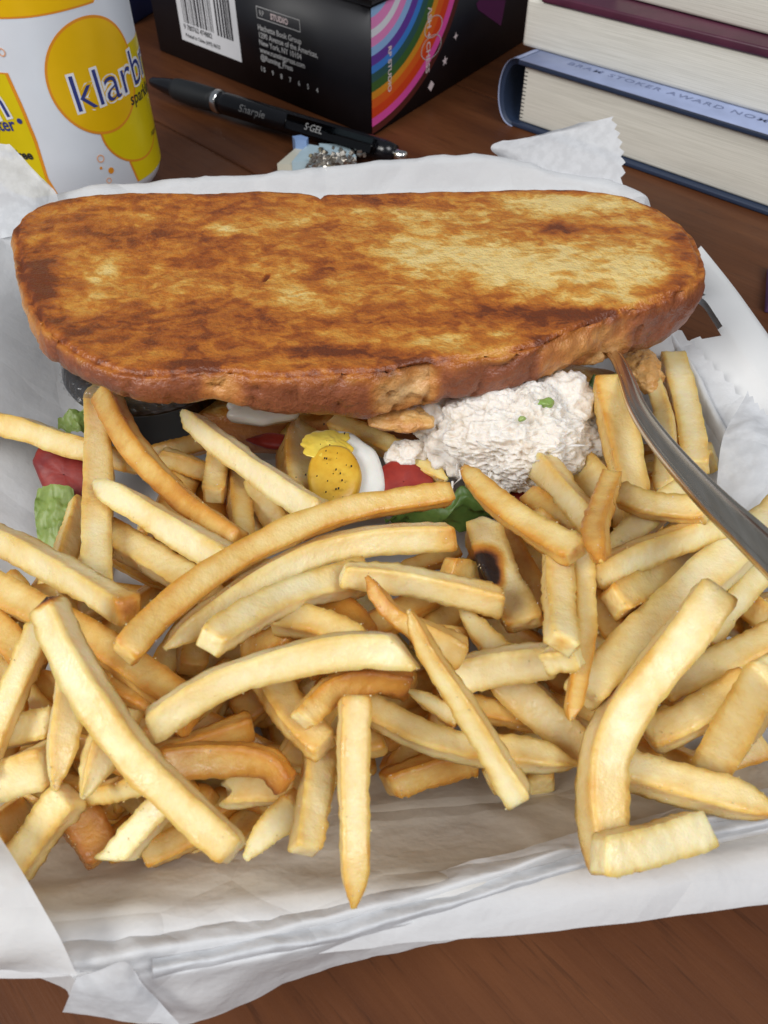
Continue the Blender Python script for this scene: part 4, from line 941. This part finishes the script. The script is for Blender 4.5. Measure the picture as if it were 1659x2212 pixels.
def can_text(body, p0, p1, size, mat, off, offset=0.0, bold=0.0, align='LEFT', shear=0.0):
    (a0, h0), (a1, h1) = can_uv(*p0), can_uv(*p1); an = math.atan2(h1-h0, a1-a0); V, F = text_geo(body, size, offset, align, shear, bold)
    if align == 'RIGHT': a0, h0 = a1, h1
    W = [can_pt(a0+x*math.cos(an)-y*math.sin(an), h0+x*math.sin(an)+y*math.cos(an), off) for x, y, _ in V]
    return mk('lettering', W, F, mat, can, False)
k0, k1 = z7(720, 1070), z7(1110, 930)
can_text('klarbrunn', k0, k1, 1.80, M['sticker'], .032, .075); can_text('klarbrunn', k0, k1, 1.80, M['navy'], .038, -.012)
can_text('sparkling', z7(1240, 1000), z7(1370, 900), .62, M['blackink'], .034, .0, .008)
can_text('naturally flavored', z7(1430, 1290), z7(1470, 1200), .34, M['blackink'], .034)
r0, r1 = z7(0, 1130), z7(128, 1098)
can_text('klarbrunn', r0, r1, 1.80, M['sticker'], .032, .075, align='RIGHT'); can_text('klarbrunn', r0, r1, 1.80, M['navy'], .038, -.012, align='RIGHT')
can_text('sparkling water', z7(0, 1235), z7(165, 1232), .66, M['navy'], .034, 0, .012, 'RIGHT'); can_text('calorie free', z7(160, 1500), z7(322, 1505), .46, M['blackink'], .034, 0, .014, 'RIGHT')
can_ell('lettering', *can_uv(*z7(188, 1145)), .10, .10, M['navy'], .034)

# ------------------------------------------------------------------ pen
pa, pb = P(326, 176, .68), P(852, 332, .68); pd = (pb-pa)/np.linalg.norm(pb-pa); PL = np.linalg.norm(pb-pa)
pen = thing('pen', (pa+pb)/2*np.array((1, 1, 0)), 'black gel pen with a ribbed rubber grip lying in front of the black box', 'pen')
def pl_(x, r): return pa+pd*x, r
def penpart(name, prof, mat, flat=1.0):
    return mk(name, *tube([pa+pd*x for x, _ in prof], [r*.83 for _, r in prof], 28), mat, pen)
gx = PL*.30
penpart('tip', [(0, 0.182), (.15, 0.274), (1.0, 0.433), (1.7, 0.524), (1.75, 0.536)], M['gloss'])
penpart('grip', [(1.75, 0.570), (2.0, 0.627), (3.2, 0.684), (gx-.3, 0.661), (gx, 0.638)], M['rubber'])
penpart('ring', [(gx, 0.650), (gx+.06, 0.667), (gx+.28, 0.667), (gx+.34, 0.650)], M['chrome'])
penpart('barrel', [(gx+.34, 0.604), (gx+.8, 0.616), (PL*.7, 0.604), (PL-1.2, 0.593), (PL-.5, 0.559), (PL, 0.456)], M['gloss'])
penpart('button', [(PL, .26), (PL+.05, .28), (PL+.55, .28), (PL+.62, .2)], M['chrome'])
side = np.cross(pd, (0, 0, 1)); side /= np.linalg.norm(side); side = side if side[1] < 0 else -side
cl0 = side*.48+np.array((0, 0, .28))
cdir = side*.86+np.array((0, 0, .5)); cdir /= np.linalg.norm(cdir)
cx0 = PL*.64; V, F = box_mesh(pa+pd*(cx0+PL*.15)+cdir*.625, pd*PL*.16, np.cross(pd, cdir)*.24, cdir*.09, .07); clip = mk('clip', V, F, M['gloss'], pen)
lump('clip_knob', 0, 0, 0, .001, .001, .001, M['gloss'], pen) if False else None
def pen_text(body, x, size, lift, mat, wrap=True, dy=0.0, parent=pen):
    V, F = text_geo(body, size, 0, 'LEFT', .15, .004); W = []
    upv = np.cross(cdir, pd); upv = upv if upv[2] > 0 else -upv
    for a, b, _ in V:
        b = b+dy
        if wrap: th = b/.615; q = (cdir*math.cos(th)+upv*math.sin(th))*(.523)
        else: q = cdir*lift+upv*b
        W.append(pa+pd*(x+a)+q)
    return mk('lettering', W, F, mat, parent, False)
pen_text('Sharpie', PL*.425, .56, 0, M['penink'], dy=-.22)
pen_text('S\u00b7GEL', PL*.70, .42, .722, M['penink'], False, -.13); pen_text('0.7', PL*.925, .32, .822, M['inkdim'], True, -.10)

# ------------------------------------------------------------------ small shell trinket
tq = P(672, 352, .3); trin = thing('trinket', (tq[0], tq[1], 0), 'pale blue shell trinket crusted with silver glitter beside the pen', 'trinket')
def chip(name, pts, h, mat):
    B_ = [P(u, v, .12) for u, v in pts]; V = [p*1.0 for p in B_]+[p+np.array((0, .05, h)) for p in B_]; n = len(pts)
    F = [tuple(range(n))[::-1], tuple(range(n, 2*n))]+[(i, (i+1) % n, n+(i+1) % n, n+i) for i in range(n)]
    return mk(name, V, F, mat, trin, False)
chip('shell_chip', [(600, 372), (640, 337), (662, 338), (650, 352), (632, 374)], .35, M['opal2']); chip('shell_chip', [(632, 375), (650, 352), (668, 336), (700, 342), (706, 374)], .5, M['opal'])
chip('shell_chip', [(634, 331), (652, 328), (668, 334), (664, 341), (640, 338)], .75, M['opalblue']); chip('shell_chip', [(690, 332), (750, 335), (770, 360), (745, 372), (700, 372)], .45, M['opal'])
A_ = Acc()
for i in range(150):
    c = P(rng.normal(722, 24), rng.normal(346, 9), .9+rng.uniform(-.25, .35)); s_ = rng.uniform(.05, .13); R_ = np.linalg.qr(rng.normal(size=(3, 3)))[0]*s_
    A_.add(*box_mesh(c, R_[0], R_[1]*rng.uniform(.3, 1), R_[2]*rng.uniform(.3, 1)))
tag(mk('glitter', A_.V, A_.F, M['silver'], trin, False), kind='stuff')

# ------------------------------------------------------------------ black gift box with rainbow side
b0 = P(803, 297, 0); b1 = P(345, 110, 0); fd = b1-b0; FL = np.linalg.norm(fd); fd /= FL
sdv = np.array((math.cos(math.radians(57)), math.sin(math.radians(57)), 0)); SL, BH = 19.0, 5.55
gb = thing('gift_box', (b0+fd*FL/2+sdv*SL/2), 'black gift box with a rainbow printed side and barcode sticker', 'gift box')
q = [b0, b0+fd*FL, b0+fd*FL+sdv*SL, b0+sdv*SL]
bm = bmesh.new(); vs_ = [bm.verts.new(Vector(p)) for p in q]+[bm.verts.new(Vector(p+np.array((0, 0, BH)))) for p in q]
for f in ((3, 2, 1, 0), (4, 5, 6, 7), (0, 1, 5, 4), (1, 2, 6, 5), (2, 3, 7, 6), (3, 0, 4, 7)): bm.faces.new([vs_[i] for i in f])
bmesh.ops.recalc_face_normals(bm, faces=bm.faces[:]); bmesh.ops.bevel(bm, geom=bm.edges[:], offset=.07, segments=2, affect='EDGES')
bm.verts.index_update(); mk('box_body', [tuple(v.co) for v in bm.verts], [[v.index for v in f.verts] for f in bm.faces], M['boxblk'], gb); bm.free()
fn = np.cross(fd, (0, 0, 1)); fn = fn if fn[1] < 0 else -fn; sn_ = np.cross(sdv, (0, 0, 1)); sn_ = sn_ if sn_[1] < 0 else -sn_
def face_uv(u, v, n, d):
    r = ray(u, v); t = np.dot(b0-np.array((0, 0, CAM_H)), n)/np.dot(r, n); p = np.array((0, 0, CAM_H))+r*t; return np.dot(p-b0, d), p[2]
def fpt(s, h, off): return b0+fd*s+np.array((0, 0, h))+fn*off      # s grows to the left
def spt(s, h, off): return b0+sdv*s+np.array((0, 0, h))+sn_*off
def fquad(s0, s1, h0, h1, off, mat, name, parent=gb): return mk(name, [fpt(s0, h0, off), fpt(s1, h0, off), fpt(s1, h1, off), fpt(s0, h1, off)], [(0, 1, 2, 3)], mat, parent, False)
# lid lip along the top
for (a, b) in (((0, 0), (FL, 0)),):
    V, F = box_mesh(b0+fd*FL/2+np.array((0, 0, BH+.14))+sdv*SL/2, fd*(FL/2+.12), sdv*(SL/2+.12), (0, 0, .12), .06); mk('lid', V, F, M['boxedge'], gb)
def f7(x, y): return ((600+x/1.8433)*.54, (y/1.8433)*.54)     # from the 900-px crop
tL, tR = face_uv(*f7(240, 288), fn, fd), face_uv(*f7(680, 462), fn, fd)
st = fquad(tL[0], tR[0], (tL[1]+tR[1])/2, 5.2, .012, M['sticker'], 'barcode_sticker')
sl, srr, hb_ = tL[0], tR[0], (tL[1]+tR[1])/2; wS = sl-srr
A_ = Acc(); x = sl-.09*wS
h_lo = hb_+.95; random.seed(3)
for seg_end, hi, hlo in ((sl-.60*wS, 4.9, h_lo), (sl-.90*wS, 4.15, h_lo-.05)):
    while x > seg_end:
        ww = random.choice((.03, .03, .06, .09))*wS/3.2; A_.add([fpt(x, hlo, .02), fpt(x-ww, hlo, .02), fpt(x-ww, hi, .02), fpt(x, hi, .02)], [(0, 1, 2, 3)]); x -= ww+random.choice((.03, .05, .07))*wS/3.2
    x = seg_end-.05*wS
random.seed(11)
mk('barcode', A_.V, A_.F, M['blackink'], st, False)
def f_text(body, s, h, size, mat, bold=0.0, off=.02, align='LEFT', parent=gb, spacing=1.0):
    V, F = text_geo(body, size, 0, align, 0, bold, spacing); return mk('lettering', [fpt(s-a, h+b, off) for a, b, _ in V], F, mat, parent, False)
f_text('9 780762 474882', sl-.07*wS, hb_+.62, .36, M['blackink'], .006, parent=st); f_text('Printed in China (APS) 06/23', sl-.08*wS, hb_+.24, .265, M['blackink'], .005, parent=st)
f_text('51800', sl-.62*wS, 4.25, .32, M['blackink'], .006, parent=st)
l0 = face_uv(*f7(795, 195), fn, fd); lines = ['Hachette Book Group', '1290 Avenue of the Americas,', 'New York, NY 10104', 'www.runningpress.com', '@Running_Press']
lb = face_uv(*f7(812, 415), fn, fd); gap = (l0[1]-lb[1])/4
for i, s_ in enumerate(lines): f_text(s_, l0[0], l0[1]-gap*i-.12, .36, M['inkdim'], .008)
nb = face_uv(*f7(818, 505), fn, fd); f_text('10   9   8   7   6   5   4', nb[0], nb[1]-.1, .33, M['inkdim'], .008, spacing=1.35)
r0 = face_uv(*f7(790, 125), fn, fd); r1 = face_uv(*f7(1112, 245), fn, fd); r2 = face_uv(*f7(783, 35), fn, fd)
sA, sB, hA, hB_ = r0[0], r1[0], (r0[1]+r1[1])/2, (r0[1]+r1[1])/2+(r2[1]-r0[1])
for (s0, s1, h0, h1) in ((sA, sB, hA, hA+.04), (sA, sB, hB_-.04, hB_), (sA, sA-.04, hA+.04, hB_-.04), (sB+.04, sB, hA+.04, hB_-.04)): fquad(s0, s1, h0, h1, .014, M['inkdim'], 'logo_frame')
bw = sA-sB; bh = hB_-hA
f_text('RP', sA-.06*bw, hA+.27*bh, bh*.66, M['inkdim'], .0); f_text('STUDIO', sA-.33*bw, hA+.27*bh, bh*.66, M['ink'], .018, spacing=1.04)
# rainbow on the side
def s8(x, y): return ((1400+x/2.074)*.54, (y/2.074)*.54)     # from the 800-px crop
bands_y = [(55, (.30, .50, .80)), (135, (.80, .25, .55)), (235, (.75, .76, .82)), (305, (.80, .25, .55)), (385, (.28, .48, .80)), (460, (.13, .045, .33)), (545, (.05, .22, .65)), (610, (.03, .10, .10)), (685, (.05, .13, .03)), (765, (.72, .28, .02)), (828, (.75, .12, .015)), (905, (.70, .06, .012)), (985, (.80, .09, .40)), (1055, (.10, .02, .015)), (1115, (.012, .012, .014))]
hh = [face_uv(*s8(200-18*(y-55)/1000, y), sn_, sdv)[1] for y, _ in bands_y]
hc = BH+.9; rx_top = face_uv(*s8(825, 0), sn_, sdv)[0]; R_out = hc-hh[13]; asp = rx_top/math.sqrt(max(.1, 1-((hc-face_uv(*s8(825, 0), sn_, sdv)[1])/(hc-hh[12]))**2))/(hc-hh[12]); asp = min(max(asp, .8), 1.9)
cols = {}
for i in range(len(hh)-1):
    ro, ri = hc-hh[i+1], hc-hh[i]; ri = max(ri, .05); V = []; n = 40
    ths = np.linspace(0, math.pi/2, n)
    for th in ths:
        for r in (ri, ro):
            s_, h = r*math.sin(th)*asp, hc-r*math.cos(th); h2 = min(h, BH-.10)
            if h > BH-.10: s_ = asp*math.sqrt(max(0, r*r-(hc-(BH-.10))**2)); 
            V.append(spt(max(s_, .03) if s_ < .03 else s_, max(h2, .08), .012))
    key = bands_y[i][1]
    if key not in cols: cols[key] = plain('rainbow_print_%d' % len(cols), key, .38, var=.04)
    mk('rainbow_band', V, grid_faces(n, 2), cols[key], gb, False)
def s_text(body, p0, size, mat, bold=0.0, vertical=True):
    s0, h0 = face_uv(*p0, sn_, sdv); V, F = text_geo(body, size, 0, 'LEFT', 0, bold); return mk('lettering', [spt(s0+b, h0-a, .024) for a, b, _ in V], F, mat, gb, False)
s_text('RP STUDIO', s8(315, 385), .40, M['ink'], .010); s_text('\u039bSH + C\u0397ESS', s8(645, 60), .50, M['ink'], .012)
for (x, y, rx) in ((690, 220, .75), (672, 390, .85)):
    s0, h0 = face_uv(*s8(x, y), sn_, sdv); V = []
    for k in range(48):
        th = 2*math.pi*k/48
        for r in (rx, rx-.05): V.append(spt(s0+r*1.15*math.cos(th), h0+r*.62*math.sin(th), .022))
    mk('logo_ring', V, grid_faces(48, 2)+[(94, 95, 1, 0)], M['inkdim'], gb, False)
for (x, y, r, n) in ((875, 300, .2, 4), (785, 505, .26, 5), (670, 712, .26, 2)):
    s0, h0 = face_uv(*s8(x, y), sn_, sdv); V = [spt(s0, h0, .02)]; m_ = 2*max(n, 2) if n > 2 else 4
    for k in range(m_): rr = r if (k % 2 == 0 or n == 2) else r*.4; th = 2*math.pi*k/m_+math.pi/2; V.append(spt(s0+rr*math.cos(th)*1.2, h0+rr*math.sin(th), .02))
    mk('star_print', V, [(0, 1+k, 1+(k+1) % m_) for k in range(m_)], M['ink'], gb, False)
V = [spt(*face_uv(*s8(x, y), sn_, sdv), .018) for x, y in ((1045, 30), (1070, 0), (1290, 0), (1250, 215), (1060, 80))]; mk('purple_print', V, [(0, 1, 2, 3, 4)], plain('purple_print', (.09, .015, .07), .4), gb, False)

# ------------------------------------------------------------------ stack of books
def book(name, p_left, p_right, z0, th, cover, label, depth, jacket=None, hard=.18, spine_left=True, over=.25):
    A0, A1 = P(*p_left, z0), P(*p_right, z0); d = A1-A0; Lw = np.linalg.norm(d)+6; d /= np.linalg.norm(d); bk = np.array((-d[1], d[0], 0)); bk = bk if bk[1] > 0 else -bk
    t = thing(name, A0+d*Lw/2+bk*depth/2, label, 'book', 'stack of books at upper right')
    return t, A0, d, bk, Lw
# lower hardback
t, A0, d, bk, Lw = book('book', (1092, 268), (1659, 468), 0.0, 3.0, None, 'navy hardback with a pale blue jacket, lowest of the stacked books', 20)
TH = 3.0; DP = 20
Z = np.array((0, 0, 1.0))
def slab(nm, s0, s1, q0, q1, z0, z1, mat, parent, A0, d, bk, bev=.04):
    V, F = box_mesh(A0+d*(s0+s1)/2+bk*(q0+q1)/2+Z*(z0+z1)/2, d*(s1-s0)/2, bk*(q1-q0)/2, Z*(z1-z0)/2, bev); return mk(nm, V, F, mat, parent)
slab('page_block', .55, Lw-.4, .30, DP-.3, .24, TH-.24, M['pages'], t, A0, d, bk, .10)
slab('cover_board', .35, Lw, 0, DP, .02, .22, M['board'], t, A0, d, bk, .05); slab('cover_board', .35, Lw, 0, DP, TH-.22, TH-.02, M['board'], t, A0, d, bk, .05)
def spine_shell(nm, A0, d, bk, TH, DP, r0, r1, s_in, bulge, mat, parent, q0):
    V = []; n = 22
    for q in (q0, q0+.02, DP):
        for k in range(n):
            a = math.pi*k/(n-1); x = -math.sin(a)**.8*bulge; z = TH/2-math.cos(a)*(TH/2)
            V.append(A0+d*(s_in+x)+bk*q+Z*z)
    for q in (q0, q0+.02, DP):
        for k in range(n):
            a = math.pi*k/(n-1); x = -math.sin(a)**.8*(bulge-r1); z = TH/2-math.cos(a)*(TH/2-r1)
            V.append(A0+d*(s_in+x)+bk*q+Z*z)
    F = grid_faces(3, n)+grid_faces(3, n, False, 3*n)+[(k, k+1, 3*n+k+1, 3*n+k) for k in range(n-1)]
    return mk(nm, V, F, mat, parent)
spine_shell('spine', A0, d, bk, TH, DP, 0, .20, .42, .95, M['board'], t, .02)
jk = spine_shell('dust_jacket', A0+Z*0, d, bk, TH+.06, DP, 0, .03, .42, 1.05, M['jacket'], t, -.02)
slab('dust_jacket', .42, Lw+.05, -.03, DP, TH, TH+.03, M['jacket'], t, A0, d, bk, 0.0)
A_ = Acc()
for k in range(13):
    V, F = box_mesh(A0+d*.66+bk*.292+Z*(.42+k*.17), d*.10, bk*.012, Z*.018); A_.add(V, F)
tag(mk('page_fold', A_.V, A_.F, M['blackink'], t, False), kind='stuff')
V, F = text_geo('BRAM STOKER AWARD NOMINATED AUTHOR', .62, 0, 'LEFT', 0, .008, 1.25)
mk('lettering', [A0+d*(2.35+a)+bk*(.95+b*.85)+Z*(TH+.042) for a, b, _ in V], F, M['jacketink'], t, False)
# middle book
t2, B0, d2, bk2, L2 = book('book', (1128, 99), (1659, 250), TH+.04, 2.2, None, 'thick book with cream pages and a maroon cover, middle of the stack', 18)
slab('page_block', 0, L2, 0, 17, .02, 2.0, M['pages'], t2, B0, d2, bk2, .16); slab('cover_board', .85, L2+.1, -.12, 17.2, 2.01, 2.36, M['maroon'], t2, B0, d2, bk2, .08)
t3, C0, d3, bk3, L3 = book('book', (1330, -10), (1659, 75), TH+2.45, 2.2, None, 'pale paged book with a grey line on top of the stack', 17)
slab('page_block', 0, L3, 0, 16, .0, 1.35, M['pages'], t3, C0, d3, bk3, .12); slab('cover_board', 0, L3, -.06, 16, 1.36, 1.5, M['boxedge'], t3, C0, d3, bk3, .04)
slab('flyleaf', 0, L3, .1, 16, 1.5, 2.3, M['pages'], t3, C0, d3, bk3, .05)
# dark blue notebook behind the can, purple card at the right edge
nb0 = P(322, 52, 0); V, F = box_mesh(nb0+np.array((-3.2, 3.5, 2.2)), (3.1, -.9, 0), (.9, 3.1, 0), (0, 0, 2.2), .1)
tag(mk('notebook', V, F, M['bluebook']), 'dark blue cloth block standing behind the drink can', 'notebook')
pc = P(1690, 645, 0); V, F = box_mesh(pc+np.array((.95, 0, .2)), (1.4, -.5, 0), (.5, 1.4, 0), (0, 0, .2), .05)
tag(mk('purple_card', V, F, M['purple']), 'purple card corner on the table at right edge', 'card')
